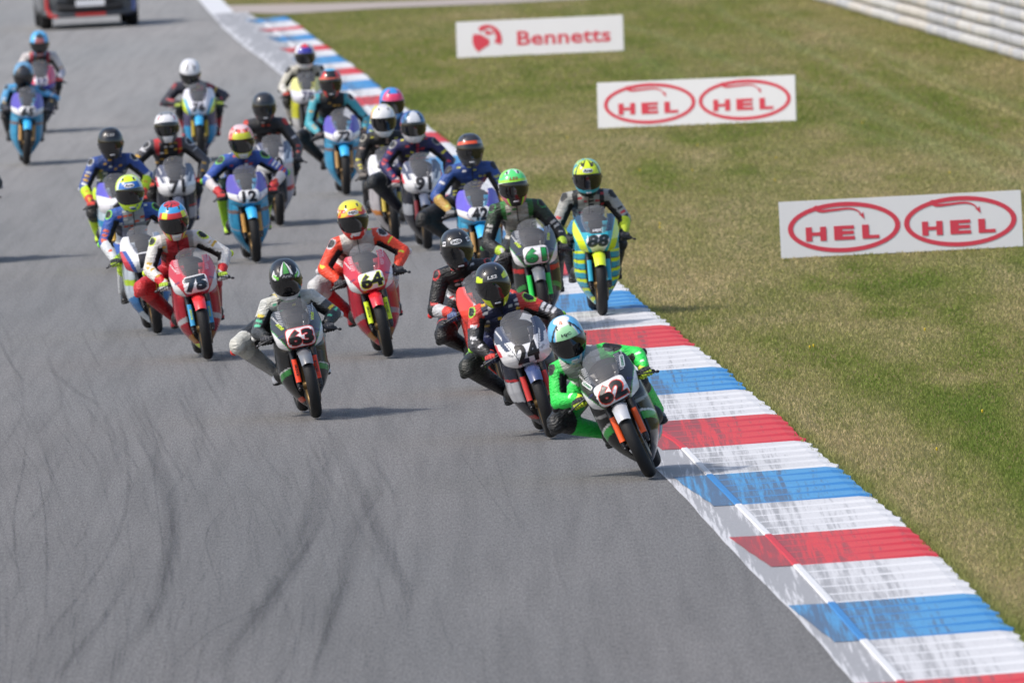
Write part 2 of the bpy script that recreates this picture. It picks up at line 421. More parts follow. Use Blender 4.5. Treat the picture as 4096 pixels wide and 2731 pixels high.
# ------------------------------------------------------------------ rubber marks on the asphalt
M_RUB, N, L, b = new_mat('tyre_rubber_mark')
at = N.new('ShaderNodeAttribute'); at.attribute_name = 'a'
tc = N.new('ShaderNodeTexCoord')
nz = tex_noise(N, L, tc.outputs['Object'], 12, 5, .7, 1, .05); nf = tex_noise(N, L, tc.outputs['Object'], 90, 3, .7, 1, .12)
rr = ramp(N, L, nz, [(.3, .6), (.62, 1.0)]); rf = ramp(N, L, nf, [(.3, .6), (.6, 1.0)])
m1 = N.new('ShaderNodeMath'); m1.operation = 'MULTIPLY'; L.new(at.outputs['Fac'], m1.inputs[0]); L.new(rr, m1.inputs[1])
m2 = N.new('ShaderNodeMath'); m2.operation = 'MULTIPLY'; L.new(m1.outputs[0], m2.inputs[0]); L.new(rf, m2.inputs[1])
m3 = N.new('ShaderNodeMath'); m3.operation = 'MULTIPLY'; m3.inputs[1].default_value = .68; L.new(m2.outputs[0], m3.inputs[0]); L.new(m3.outputs[0], b.inputs['Alpha']); b.inputs['Base Color'].default_value = (.05, .05, .056, 1); b.inputs['Roughness'].default_value = .7; b.inputs['Specular IOR Level'].default_value = .15
SV, SF, SA = [], [], []
def cr(P, n=10):
    out = []
    for i in range(len(P) - 1):
        p0, p1, p2, p3 = P[max(i - 1, 0)], P[i], P[i + 1], P[min(i + 2, len(P) - 1)]
        for k in range(n):
            t = k / n
            out.append(tuple(.5 * ((2 * p1[j]) + (-p0[j] + p2[j]) * t + (2 * p0[j] - 5 * p1[j] + 4 * p2[j] - p3[j]) * t * t + (-p0[j] + 3 * p1[j] - 3 * p2[j] + p3[j]) * t ** 3) for j in range(2)))
    out.append(tuple(P[-1])); return out
def mark(P, w, a, z=.004, n=10):
    pts = cr(P, n); m = len(pts)
    for i, (x, y) in enumerate(pts):
        f = min(1, i / (m * .25), (m - 1 - i) / (m * .2)) if m > 2 else 1
        g0 = ground(x, y); s = (y + 1200) * .175
        hw = w / s / 2
        n0 = len(SV)
        for q, (o_, al) in enumerate(((-1, 0), (-.55, .85), (0, 1), (.55, .85), (1, 0))):
            SV.append((g0.x + o_ * hw, g0.y, z)); SA.append(al * a * f)
        if i: SF.extend([(n0 - 5 + q, n0 - 4 + q, n0 + q + 1, n0 + q) for q in range(4)])
def z5(pts): return [(u / 1.069, 1400 + v / 1.069) for u, v in pts]
mark(z5([(560, 180), (620, 350), (680, 500), (720, 620), (735, 750), (720, 900), (690, 1030), (640, 1140), (560, 1260), (430, 1430)]), 90, .30)
mark(z5([(720, 620), (738, 750), (722, 900), (690, 1030)]), 30, .3, .0045)
mark(z5([(1380, 330), (1362, 600), (1335, 720), (1260, 880), (1180, 1020), (1050, 1190), (860, 1430)]), 125, .30, .0043)
mark(z5([(1400, 700), (1300, 860), (1180, 1020), (1050, 1190), (900, 1380)]), 40, .25, .0055)
mark(z5([(1420, 350), (1500, 520), (1580, 690), (1650, 850), (1730, 1010), (1745, 1090)]), 70, .26, .005)
mark(z5([(1625, 380), (1600, 600), (1520, 760), (1470, 1000), (1410, 1150), (1370, 1430)]), 90, .22, .0047)
mark(z5([(980, 660), (880, 800), (940, 1020), (930, 1100)]), 12, .25)
mark(z5([(690, 300), (660, 520), (690, 800), (700, 1000), (640, 1150), (580, 1240)]), 12, .25, .0051)
mark(z5([(470, 200), (540, 420), (548, 600), (500, 800), (380, 1000), (220, 1200), (100, 1420)]), 26, .22, .0048)
mark(z5([(200, 70), (330, 180), (430, 240)]), 34, .22, .0044)
mark(z5([(120, 300), (100, 500), (60, 700), (70, 900), (100, 1080)]), 16, .28, .0046)
mark(z5([(150, 480), (190, 700), (200, 950), (190, 1200)]), 14, .25, .0049)
mark(z5([(560, 960), (440, 1150), (330, 1290), (220, 1430)]), 40, .28, .0052)
mark(z5([(1500, 880), (1440, 1090), (1370, 1280), (1330, 1430)]), 30, .25, .0053)
mark(z5([(1960, 430), (2080, 600), (2200, 760)]), 10, .22)
mark(z5([(2120, 450), (2170, 620), (2230, 770)]), 10, .2)
mark(z5([(1300, 1030), (1050, 1130), (880, 1220), (700, 1390)]), 14, .3, .0054)
for k in range(46):
    x = random.uniform(-50, 1500); y = random.uniform(1350, 2300); ln = random.uniform(350, 800); w_ = random.uniform(10, 30)
    b0 = random.uniform(.15, .5); b1 = random.uniform(.35, .95)
    mark([(x, y), (x + b0 * ln * .33, y + ln * .33), (x + b0 * ln * .42, y + ln * .6), (x + (b0 * .42 - b1 * .4) * ln, y + ln)], w_, random.uniform(.05, .13), .0042 + k * .00002, 5)
for k in range(620):
    x = random.uniform(-100, 2500) ; y = random.uniform(1180, 2700)
    if x > 900 + (y - 900) * 1.15: continue
    if k % 3: x = random.uniform(-60, 1500)
    ln = random.uniform(60, 330) * (.5 + (y - 900) / 1800)
    tilt = .55 - 1.0 * max(0, (y - 1700) / 1000) * (1.0 if x < 1700 else .4) + random.gauss(0, .14)
    c_ = random.gauss(0, .10)
    mark([(x, y), (x + tilt * ln * .5 + c_ * ln * .5, y + ln * .5), (x + tilt * ln, y + ln)], random.uniform(5, 22), random.uniform(.03, .17), .0041 + .0000045 * k, 3)
for k in range(60):     # far thin marks, mostly along the driving line
    x = random.uniform(0, 1900); y = random.uniform(430, 1200)
    if x > 1000 + (y - 200) * .95: continue
    ln = random.uniform(60, 200)
    mark([(x, y), (x + .28 * ln, y + ln * .5), (x + .6 * ln, y + ln)], random.uniform(4, 12), random.uniform(.06, .18), .0041, 3)
me = mesh('rubber_marks', SV, SF, M_RUB); a_ = me.attributes.new('a', 'FLOAT', 'POINT'); a_.data.foreach_set('value', np.asarray(SA, np.float32))
o = put('rubber_marks', me); tag(o, kind='structure')

# ------------------------------------------------------------------ grass blades
class VN:
    def __init__(s, seed): s.g = np.random.default_rng(seed).random((256, 256))
    def __call__(s, x, y):
        xi = np.floor(x).astype(int); yi = np.floor(y).astype(int); fx = x - xi; fy = y - yi; fx = fx * fx * (3 - 2 * fx); fy = fy * fy * (3 - 2 * fy)
        g = s.g; a = g[xi % 256, yi % 256]; b = g[(xi + 1) % 256, yi % 256]; c = g[xi % 256, (yi + 1) % 256]; d = g[(xi + 1) % 256, (yi + 1) % 256]
        return (a * (1 - fx) + b * fx) * (1 - fy) + (c * (1 - fx) + d * fx) * fy
vn1, vn2, vn3 = VN(1), VN(2), VN(3)
def ground_np(px, py):
    d = np.stack([(px - W0 / 2) / FPX, -(py - H0 / 2) / FPX, -np.ones_like(px)], 1) @ np.array(CAM_R).T
    t = -CAM_H / d[:, 2]; return d[:, 0] * t, d[:, 1] * t
NB = 430000
px = rng.uniform(600, 5500, NB * 2); py = rng.uniform(-60, 2860, NB * 2)
gx, gy = ground_np(px, py)
jy = np.array([p.y for p in J])[::-1]; jx = np.array([p.x for p in J])[::-1]
xr = np.interp(gy, jy, jx)
pay = [ (p.x, p.y) for p in pa]; pby = [(p.x, p.y) for p in pb]
pnear = np.interp(gx, [p[0] for p in pay], [p[1] for p in pay]); pfar = np.interp(gx, [p[0] for p in pby], [p[1] for p in pby])
ok = (gx > xr - .005 - .03 * rng.random(len(gx)) * (vn3(gy * 1.3, gx * 0 + 3) > .35)) & (gy < jy[-1] + 60)
ok &= ~((gy > pnear - .5) & (gy < pfar + .5)); ok &= ~((gy > jy[-1]) & (gx < np.interp(gy, [240, 420], [-4.3, -9])))
gx, gy = gx[ok][:NB], gy[ok][:NB]; n = len(gx)
edge = np.clip(1 - (gx - np.interp(gy, jy, jx)) / .18, 0, 1)
patch = .45 * vn1(gx * .55 + 7, gy * .05 + 3) + .35 * vn2(gx * 1.7, gy * .16) + .2 * vn3(gx * 4.5, gy * .5)
hgt = rng.uniform(.010, .025, n) * (.75 + .5 * vn2(gx * .8, gy * .08)) + edge * rng.uniform(0, .035, n); wid = rng.uniform(.004, .009, n) * np.clip(gy / 110, .9, 2.0)
yaw = rng.uniform(-.9, .9, n); lean = rng.normal(0, .45, n); leany = rng.normal(0, .3, n)
Vg = np.zeros((n, 3, 3))
Vg[:, 0] = np.stack([gx - wid * np.cos(yaw), gy - wid * np.sin(yaw), -.008 * np.ones(n)], 1)
Vg[:, 1] = np.stack([gx + wid * np.cos(yaw), gy + wid * np.sin(yaw), -.008 * np.ones(n)], 1)
Vg[:, 2] = np.stack([gx + lean * hgt, gy + leany * hgt, hgt], 1)
# mowing lines: faint pale curved bands running away beside the track
rel = gx - np.interp(gy, jy, jx)
band = np.zeros(n); tan_ = np.zeros(n)
for pts_, am, w_, dst in (([(2900, 60), (3350, 260), (3750, 480), (4100, 620), (4300, 760)], 1.0, .12, 0), ([(2300, 60), (2600, 130), (2900, 240), (3250, 350), (3700, 560), (4096, 760)], .8, .16, 0),
                          ([(3100, 40), (3500, 200), (3800, 330), (4096, 440)], .7, .14, 0), ([(3560, 270), (3700, 330), (3900, 400), (4150, 490)], 1.0, .07, 1), ([(3350, 120), (3600, 230), (3800, 330)], .5, .2, 1),
                          ([(3400, 520), (3750, 610), (4150, 760)], .5, .2, 0), ([(1900, 40), (2500, 200), (2900, 420)], .5, .25, 0)):
    g_ = [ground(*p) for p in pts_][::-1]; yy = [p.y for p in g_]; xx = [p.x for p in g_]
    cx = np.interp(gy, yy, xx); f_ = am * np.exp(-((gx - cx) / w_) ** 2) * np.clip((gy - yy[0] + 4) / 8, 0, 1) * np.clip((yy[-1] + 14 - gy) / 14, 0, 1)
    if dst: tan_ = np.maximum(tan_, f_)
    else: band = np.maximum(band, f_)
green = np.array([.265, .300, .070]); dry = np.array([.60, .475, .27]); lush = np.array([.19, .26, .05]); pale = np.array([.46, .50, .24])
far = np.clip((gy - 150) / 90, 0, 1); pr = np.clip((patch - .44) * 2.0 + .43 - .34 * far + rng.normal(0, .16, n), 0, 1) * (1 - .8 * edge)
cg = green[None] * (1 - pr[:, None]) + dry[None] * pr[:, None]
lm = np.clip((.40 - patch) * 4, 0, 1)[:, None]; cg = cg * (1 - lm) + lush[None] * lm; cg = cg * (1 - band[:, None] * .5) + pale[None] * band[:, None] * .5; cg = cg * (1 - tan_[:, None] * .6) + np.array([.62, .54, .28])[None] * tan_[:, None] * .6
cg *= rng.uniform(.84, 1.17, n)[:, None]
me = bpy.data.meshes.new('grass'); me.vertices.add(3 * n); me.vertices.foreach_set('co', Vg.ravel().astype(np.float32))
me.loops.add(3 * n); me.loops.foreach_set('vertex_index', np.arange(3 * n, dtype=np.int32)); me.polygons.add(n)
me.polygons.foreach_set('loop_start', np.arange(0, 3 * n, 3, dtype=np.int32)); me.polygons.foreach_set('loop_total', np.full(n, 3, np.int32)); me.update()
setcols(me, np.repeat(cg, 3, 0))
M_BLADE, N, L, b = new_mat('grass_blade')
at = N.new('ShaderNodeAttribute'); at.attribute_name = 'Col'; L.new(at.outputs[0], b.inputs['Base Color']); b.inputs['Roughness'].default_value = .7; b.inputs['Specular IOR Level'].default_value = .25
tr = N.new('ShaderNodeBsdfTranslucent'); L.new(at.outputs[0], tr.inputs[0]); ms = N.new('ShaderNodeMixShader'); ms.inputs[0].default_value = .4
L.new(b.outputs[0], ms.inputs[1]); L.new(tr.outputs[0], ms.inputs[2]); L.new(ms.outputs[0], N['Material Output'].inputs[0])
me.materials.append(M_BLADE)
o = put('grass', me); tag(o, 'short mown grass with dry patches beside the kerb', 'grass', kind='stuff')
# yellow flower heads scattered in the grass
M_YEL = mat('yellow_petal', (.75, .55, .03), .6)
V, F = [], []
for fx, fy in [(3800, 700), (3350, 890), (3240, 1400), (3930, 1658), (3748, 1810), (2080, 500), (1890, 500), (2790, 590), (2480, 430), (3450, 500), (3100, 730), (2640, 905), (2560, 690), (3255, 1395), (2770, 690), (3105, 640), (2640, 920), (1960, 430), (3700, 1330), (2270, 560)]:
    g0 = ground(fx, fy)
    v, f = tube([g0 + Vector((0, 0, .02)), g0 + Vector((0, -.004, .034))], [.006, .008], 6); V, F = join([(V, F), (v, f)])
o = put('yellow_flowers', mesh('yellow_flowers', V, F, M_YEL)); tag(o, 'tiny yellow flower heads dotted through the mown grass', 'flowers', kind='stuff')

# ------------------------------------------------------------------ advertising boards
M_BOARD = mat('white_board_panel', (.72, .725, .75), .8, vary=.03, bscale=3)
M_BACK = mat('board_timber', (.16, .12, .08), .8)
M_RED = mat('board_red', (.62, .045, .075), .5)
def board(bl, br, h, tilt, label, kind_):
    A = ground(*bl); B = ground(*br); d = B - A; yaw = math.atan2(d.y, d.x); w = math.hypot(d.x, d.y) * math.cos(yaw) / math.cos(yaw * .65); yaw *= .65
    t = empty('advertising_board', A, (tilt, 0, yaw)); tag(t, label, 'advertising board', 'advertising boards on the grass')
    v, f = box(w / 2, .012, h / 2, w, .02, h); put('panel', mesh('panel', v, f, M_BOARD, smooth=False), t)
    for k in (.06, .5, .94):
        v, f = box(w * k, .045, h * .48, .05, .04, h * .92); put('stake', mesh('stake', v, f, M_BACK, smooth=False), t)
    surf = lambda u, v_, off: (u, -off, v_)
    if kind_ == 'HEL':
        for c in (.265, .745):
            cx = w * c; ea, eb, th = w * .232, h * .445, .052
            V, F = [], []; n = 72
            for k in range(n):
                a = 2 * math.pi * k / n
                for s in (0, 1):
                    V.append((cx + math.cos(a) * (ea - s * th), -.002, h * .5 + math.sin(a) * (eb - s * th * .85)))
            for k in range(n): j = (k + 1) % n; F.append((2 * k, 2 * k + 1, 2 * j + 1, 2 * j))
            put('oval_ring', mesh('oval_ring', V, F, M_RED, smooth=False), t)
            for i_, (ch, ox) in enumerate((('H', -.155), ('E', .0), ('L', .145))):
                geo = text_geo(ch, h * .25, fat=.055, width=w * (.085 if ch != 'L' else .07), step=0)
                decal('letter', geo, surf, M_RED, t, cx + ox * w * .75, h * .40, 0, .003)
            P = cr([(-.16, .395), (-.15, .33), (-.12, .30), (-.04, .315), (.03, .325), (.075, .29), (.10, .225)], 5)
            V, F = [], []
            for k, (x, z) in enumerate(P):
                r = .018 - .012 * k / len(P); x0, z0 = P[max(k - 1, 0)]; x1, z1 = P[min(k + 1, len(P) - 1)]
                dx, dz = (x1 - x0) * w * .9, (z1 - z0) * h; l = math.hypot(dx, dz) or 1
                for s in (-1, 1): V.append((cx + x * w * .72 - s * dz / l * r, -.003, h * (.5 + z) + s * dx / l * r))
                if k: q = 2 * (k - 1); F.append((q, q + 1, q + 3, q + 2))
            ax, az = cx + .103 * w * .72, h * .70
            n0 = len(V); V += [(ax + .028, -.003, az - .045), (ax - .028, -.003, az + .012), (ax, -.003, az + .008), (ax + .02, -.003, az + .03)]; F += [(n0, n0 + 1, n0 + 2), (n0, n0 + 2, n0 + 3)]
            put('arrow_swoosh', mesh('arrow_swoosh', V, F, M_RED, smooth=False), t)
    else:
        geo = text_geo('Bennetts', h * .40, fat=.02, width=w * .56, step=0); decal('lettering', geo, surf, M_RED, t, w * .645, h * .47, 0, .003)
        # round emblem: a disc segment with a swooping lighter path cut through it
        cx, cz, r = w * .185, h * .47, h * .42
        def inside(x, z):
            q = x * x + z * z; an = math.degrees(math.atan2(z, x))
            if q > 1: return False
            lobe = z < .42 - .10 * (x + .9) - .5 * max(0, x + .45) and x < .12 and z > -.95 + .62 * (x + .9)
            top_ = q > (.80 - .003 * abs(an - 75)) ** 2 and -22 < an < 128
            wing = .30 < z < .62 - .3 * x and -.15 < x < .62 and z > .30 + .35 * abs(x - .1)
            return lobe or top_ or wing
        V, F = [], []; n = 46
        for i in range(n):
            for j in range(n):
                x0 = -1.1 + 2.2 * i / n; z0 = -1 + 2 * j / n; s = 2.2 / n; s2 = 2 / n
                if inside(x0 + s / 2, z0 + s2 / 2):
                    k = len(V); V += [(cx + x0 * r, -.003, cz + z0 * r), (cx + (x0 + s) * r, -.003, cz + z0 * r), (cx + (x0 + s) * r, -.003, cz + (z0 + s2) * r), (cx + x0 * r, -.003, cz + (z0 + s2) * r)]; F.append((k, k + 1, k + 2, k + 3))
        put('emblem', mesh('emblem', V, F, M_RED, smooth=False), t)
board((1828, 233), (2496, 206), .575, R_(-4), 'farthest white board with red emblem and one red word on the lawn', 'BEN')
board((2392, 514), (3188, 489), .60, R_(-4), 'middle white board with twin red ovals, standing upright on green lawn', 'HEL')
board((3125, 1034), (4094, 986), .565, R_(-6), 'nearest white board with twin red ovals, chipped along its top edge', 'HEL')

# ------------------------------------------------------------------ tyre wall at top right
M_TW = [mat('tyre_white_paint', (.46, .46, .455), .75, bump=.5, vary=.25, bscale=5), mat('tyre_cream_paint', (.46, .44, .41), .75, bump=.5, vary=.3, bscale=5), mat('tyre_grey_paint', (.38, .39, .41), .75, bump=.5, vary=.25, bscale=5)]
w0 = ground(3290, -8); w1 = ground(4085, 222); dv = (w1 - w0); wl_ = dv.length; dv.normalize(); nrm = Vector((dv.y, -dv.x, 0))
if nrm.x > 0: nrm = -nrm
prof = [(0.015, .17), (0.02, .27), (.045, .303), (.150, .303), (.175, .27), (.182, .17)]
def tyre_mesh(m):
    V, F = [], []; n = 18
    for i in range(n):
        a = 2 * math.pi * i / n
        for z, r in prof: V.append((r * math.cos(a), r * math.sin(a), z))
    k = len(prof)
    for i in range(n):
        j = (i + 1) % n
        for q in range(k):
            l = (q + 1) % k; F.append((i * k + q, j * k + q, j * k + l, i * k + l))
    return mesh('wall_tyre', V, F, m)
TM = [tyre_mesh(m) for m in M_TW]
strap = mat('barrier_belt', (.10, .10, .10), .7)
per = 10; nst = int((wl_ + 34) / .62); k = 0; grp = 0
words_ = ['farthest', 'second', 'third', 'fourth', 'fifth', 'sixth', 'seventh', 'eighth', 'ninth', 'tenth', 'eleventh', 'twelfth']
base0 = w0 - dv * 1.5
wobble = 0
while k < nst:
    c = base0 + dv * (k * .62)
    t = empty('tyre_barrier', c, (0, 0, math.atan2(dv.y, dv.x)))
    lab = words_[min(grp, 11)] if grp else 'farthest'
    tone = [(0, 'white'), (2, 'greyish'), (1, 'cream'), (0, 'white'), (1, 'cream'), (2, 'greyish')][grp % 6]
    tag(t, '%s section of %s painted tyre wall at the lawn edge, %s' % (lab, tone[1], 'counting from the far end'), 'tyre barrier', 'painted tyre wall sections')
    for i in range(per):
        wobble = .6 * wobble + random.uniform(-.02, .02)
        for r in range(6):
            mi_ = tone[0] if random.random() < .75 else random.randrange(3)
            put('tyre', TM[mi_], t, (i * .62 + random.uniform(-.01, .01), wobble + random.uniform(-.012, .012), r * .197 - .01), (0, 0, random.random() * 6))
    k += per; grp += 1

# ------------------------------------------------------------------ motorcycle shapes (x right in the picture, -y forward, z up, origin at front contact)
YC = [(.58, .01), (.60, -.035), (.62, -.07), (.65, -.10), (.67, -.11), (.70, -.11), (.74, -.085), (.80, -.02), (.86, .05), (.95, .15), (1.05, .27)]
WC = [(.586, .088), (.592, .112), (.602, .140), (.616, .168), (.632, .188), (.655, .198), (.70, .207), (.74, .213), (.79, .215), (.84, .206), (.88, .193), (.905, .180), (.925, .158)]
WS = [(.758, .050), (.766, .078), (.80, .100), (.86, .120), (.92, .124), (.955, .112), (.98, .092), (1.0, .06), (1.008, .03)]
def cowl_xyz(x, z, off=0.0, ws=1.0):
    ax = abs(x / ws); y = curve(z, YC) + (1.6 * ax * ax if ax < .095 else .01444 + (ax - .095) * 1.15 + 6.0 * (ax - .095) ** 2)
    # outward normal approx: mostly -y with x component
    nx = (3.2 * ax if ax < .095 else .9) * (1 if x > 0 else -1); l = math.sqrt(1 + nx * nx)
    return (x + off * nx / l, y - off / l, z)
XI = [(.10, .02), (.14, .03), (.2, .075), (.3, .108), (.4, .114), (.5, .116), (.545, .110), (.585, .085), (.62, .05), (.70, .05), (.86, .06)]
WF = [(.085, .03), (.10, .05), (.14, .085), (.18, .115), (.25, .160), (.33, .198), (.4, .210), (.5, .212), (.6, .212), (.72, .205), (.80, .20), (.86, .185)]
YF = [(.085, .34), (.15, .30), (.22, .25), (.3, .20), (.4, .165), (.5, .14), (.58, .11), (.64, .10), (.72, .12), (.80, .16), (.86, .22)]
YB = [(.085, .62), (.12, .74), (.2, .82), (.35, .80), (.5, .74), (.7, .62), (.86, .46)]
def side_xyz(s, u, v, off=0.0):
    z = .085 + (.86 - .085) * u; xi, W = curve(z, XI), curve(z, WF); yf, yb = curve(z, YF), curve(z, YB)
    q = min(1, v / .35); x = xi + (W - xi) * math.sin(q * math.pi / 2) ** .8
    if v > .6: x -= (v - .6) / .4 * .045 * (1 if z > .25 else .3)
    y = yf + (yb - yf) * (v ** 1.25)
    return (s * (x + off), y - off * (1 - q), z)
def bike_meshes():
    B = {}
    def tyre(R, w, yc):
        pr = []
        for k in range(11):
            a = R_(-82 + 16.4 * k); pr.append((w * math.sin(a), R - w * .95 + w * .95 * math.cos(a)))
        pr += [(w * .72, R - .085), (-w * .72, R - .085)]
        return revolve_x(pr, (0, yc, R))
    def rim(R, w, yc, hub):
        parts = [revolve_x([(-w, R - .075), (-w, R - .092), (-w * .5, R - .10), (w * .5, R - .10), (w, R - .092), (w, R - .075)], (0, yc, R)),
                 revolve_x([(-hub, .006), (-hub, .035), (hub, .035), (hub, .006)], (0, yc, R), 20)]
        for k in range(5):
            a = 2 * math.pi * k / 5 + .3; c, s = math.cos(a), math.sin(a)
            parts.append(tube([(0, yc + c * .03, R + s * .03), (0, yc + c * (R - .095), R + s * (R - .095))], [(.012, .018), (.010, .014)], 8))
        return join(parts)
    def disc(yc, R, x, r0, r1): return revolve_x([(x - .002, r0), (x - .002, r1), (x + .002, r1), (x + .002, r0)], (0, yc, R), 36)
    B['ft'] = mesh('tyre', *tyre(.285, .047, 0), M_TYRE); B['rt'] = mesh('tyre', *tyre(.297, .058, 1.235), M_TYRE)
    B['fr'] = mesh('rim', *rim(.285, .036, 0, .06), M_GOLD); B['rr'] = mesh('rim', *rim(.297, .046, 1.235, .07), M_GOLD)
    B['fd'] = mesh('brake_disc', *disc(0, .285, .062, .075, .148), M_DISC); B['rd'] = mesh('brake_disc', *disc(1.235, .297, .07, .05, .095), M_DISC)
    B['cal'] = mesh('brake_caliper', *join([box(.066, .12, .36, .03, .05, .09), tube([(.06, .12, .33), (.072, .12, .39)], [.022, .022], 8)]), M_DARKMET)
    for s, nm in ((-1, 'fl'), (1, 'frk')):
        B[nm] = mesh('fork_leg', *join([tube([(s * .088, 0, .285), (s * .090, .06, .46)], [.020, .024], 10), tube([(s * .090, .06, .46), (s * .092, .215, .80)], [.026, .026], 10),
                                      tube([(s * .088, .0, .285), (s * .05, 0, .285)], [.016, .016], 8), tube([(s * .088, -.028, .268), (s * .088, .02, .262)], [.014, .014], 8)]), M_DARKMET)
        # coloured fork guard with chamfered lower edge
        def fg(u, v, s=s):
            a = -2.3 + 4.6 * v; z = .315 + .20 * u; y = .015 + (z - .335) * .33; ca = math.cos(a); sa = math.sin(a)
            return (s * .084 + .023 * math.copysign(abs(sa) ** .6, sa), y - .036 * math.copysign(abs(ca) ** .5, ca), z + (.010 * math.cos(a * .7) if u < .05 else 0))
        B['g' + nm] = mesh('fork_guard', *grid(6, 12, fg), M_BLACK)
    # front mudguard
    def mg(u, v):
        a = R_(38 + 100 * u); w = .060 * (1 - .35 * abs(u - .5)); t = (v - .5) * 2; r = .313 - .030 * abs(t) ** 2.2
        return (w * t, -math.cos(a) * r * 1.0, .285 + math.sin(a) * r)
    B['mud'] = mesh('mudguard', *grid(16, 11, mg), M_BLACK)
    B['bars'] = mesh('handlebars', *join([tube([(s * .085, .20, .775), (s * .17, .215, .735), (s * .325, .245, .684)], [.012, .012, .0125], 8) for s in (-1, 1)] + [tube([(s * .21, .222, .722), (s * .32, .245, .686)], [.017, .017], 8) for s in (-1, 1)] +
                                         [box(0, .20, .79, .21, .05, .025)]), M_BLACK)
    lv = []
    for s in (-1, 1): lv += [tube([(s * .16, .165, .725), (s * .23, .15, .710), (s * .32, .160, .685), (s * .345, .168, .676)], [.008, .006, .006, .005], 6), tube([(s * .345, .168, .676), (s * .355, .172, .673)], [.011, .011], 8)]
    B['lev'] = [mesh('lever', *join(lv[:2]), M_DARKMET), mesh('lever', *join(lv[2:]), M_DARKMET)]
    B['rad'] = mesh('radiator', *join([box(0, .36, .44, .30, .04, .30)] + [box(0, .338, .31 + k * .018, .28, .004, .005) for k in range(15)]), M_BLACK, smooth=False)
    B['eng'] = mesh('engine', *join([box(0, .58, .40, .26, .34, .34), tube([(-.15, .6, .38), (.15, .6, .38)], [.09, .09], 14), tube([(-.13, .72, .45), (.13, .72, .45)], [.07, .07], 12), box(0, .5, .66, .20, .5, .16),
                                     tube([(0, .38, .30), (.03, .40, .17), (.05, .7, .14), (.09, 1.0, .20)], [.022, .022, .024, .024], 8)]), M_BLACK, smooth=False)
    B['exh'] = mesh('exhaust', *tube([(.06, .85, .17), (.12, 1.02, .24), (.15, 1.18, .31), (.155, 1.28, .35)], [.026, .042, .046, .036], 12), M_STEEL)
    B['sw'] = mesh('swingarm', *join([tube([(s * .10, .78, .36), (s * .095, 1.235, .30)], [(.018, .035), (.014, .024)], 8, side=(1, 0, 0)) for s in (-1, 1)] + [tube([(-.11, 1.235, .297), (.11, 1.235, .297)], [.012, .012], 8)]), M_STEEL)
    B['peg'] = mesh('footpegs', *join([tube([(s * .10, .86, .335), (s * .225, .86, .335)], [.011, .011], 8) for s in (-1, 1)] + [box(s * .12, .84, .36, .008, .12, .12) for s in (-1, 1)]), M_DARKMET)
    B['tank'] = mesh('fuel_tank', *tube([(0, .34, .79), (0, .46, .84), (0, .60, .845), (0, .76, .78)], [(.11, .05), (.135, .075), (.13, .075), (.08, .05)], 16, side=(1, 0, 0)), M_BLACK)
    B['seat'] = mesh('seat', *tube([(0, .76, .745), (0, .92, .745), (0, 1.06, .78)], [(.085, .03), (.105, .03), (.09, .03)], 12, side=(1, 0, 0)), M_BLACK)
    B['tail'] = mesh('tail_unit', *tube([(0, .92, .745), (0, 1.08, .80), (0, 1.22, .85), (0, 1.32, .875)], [(.10, .05), (.105, .055), (.07, .04), (.03, .02)], 14, side=(1, 0, 0)), M_BLACK)
    B['dash'] = mesh('dashboard', *join([box(0, .17, .845, .13, .02, .06), box(0, .20, .80, .18, .05, .03)]), M_CARBON, smooth=False)
    return B
BM = bike_meshes()
def solid(base, m, key={}):
    """the shared mesh with another material (cached copy)"""
    k = (base.name, m.name)
    if k not in key:
        c = base.copy(); c.materials.clear(); c.materials.append(m); key[k] = c
    return key[k]
COWL_N = (78, 70)
def make_cowl(livery, ws=1.0):
    NZ, NX = COWL_N; V = []; keep = []
    for i in range(NZ):
        z = .586 + (.925 - .586) * i / (NZ - 1); w = curve(z, WC) * ws
        for j in range(NX):
            x = -w + 2 * w * j / (NX - 1); V.append(cowl_xyz(x, z, 0, ws)); keep.append(not (z > .762 and abs(x) < (curve(z, WS) - .010) * ws))
    F = []
    for i in range(NZ - 1):
        for j in range(NX - 1):
            q = (i * NX + j, i * NX + j + 1, (i + 1) * NX + j + 1, (i + 1) * NX + j)
            if sum(keep[k] for k in q) >= 3: F.append(q)
    C = [livery(v[0] / ws, v[2]) for v in V]
    # rim turned back for thickness
    return V, F, C
def make_screen(ws=1.0):
    def f(u, v):
        z = .756 + .252 * u; w = (curve(z, WS) + .006) * ws; x = -w + 2 * w * v
        p = cowl_xyz(x, z, .006, ws); b_ = .022 * math.sin(math.pi * min(1, u * 1.05)) * max(0, 1 - (x / max(w, .01)) ** 2)
        return (p[0], p[1] - b_, p[2])
    return grid(22, 22, f)
SCREEN = {}
def make_side(s, liv):
    NU, NV = 92, 50
    V, F = grid(NU, NV, lambda u, v: side_xyz(s, u, v)); C = [liv(s, p[1], p[2], k % NV / (NV - 1)) for k, p in enumerate(V)]
    if s > 0: F = [f[::-1] for f in F]
    return V, F, C

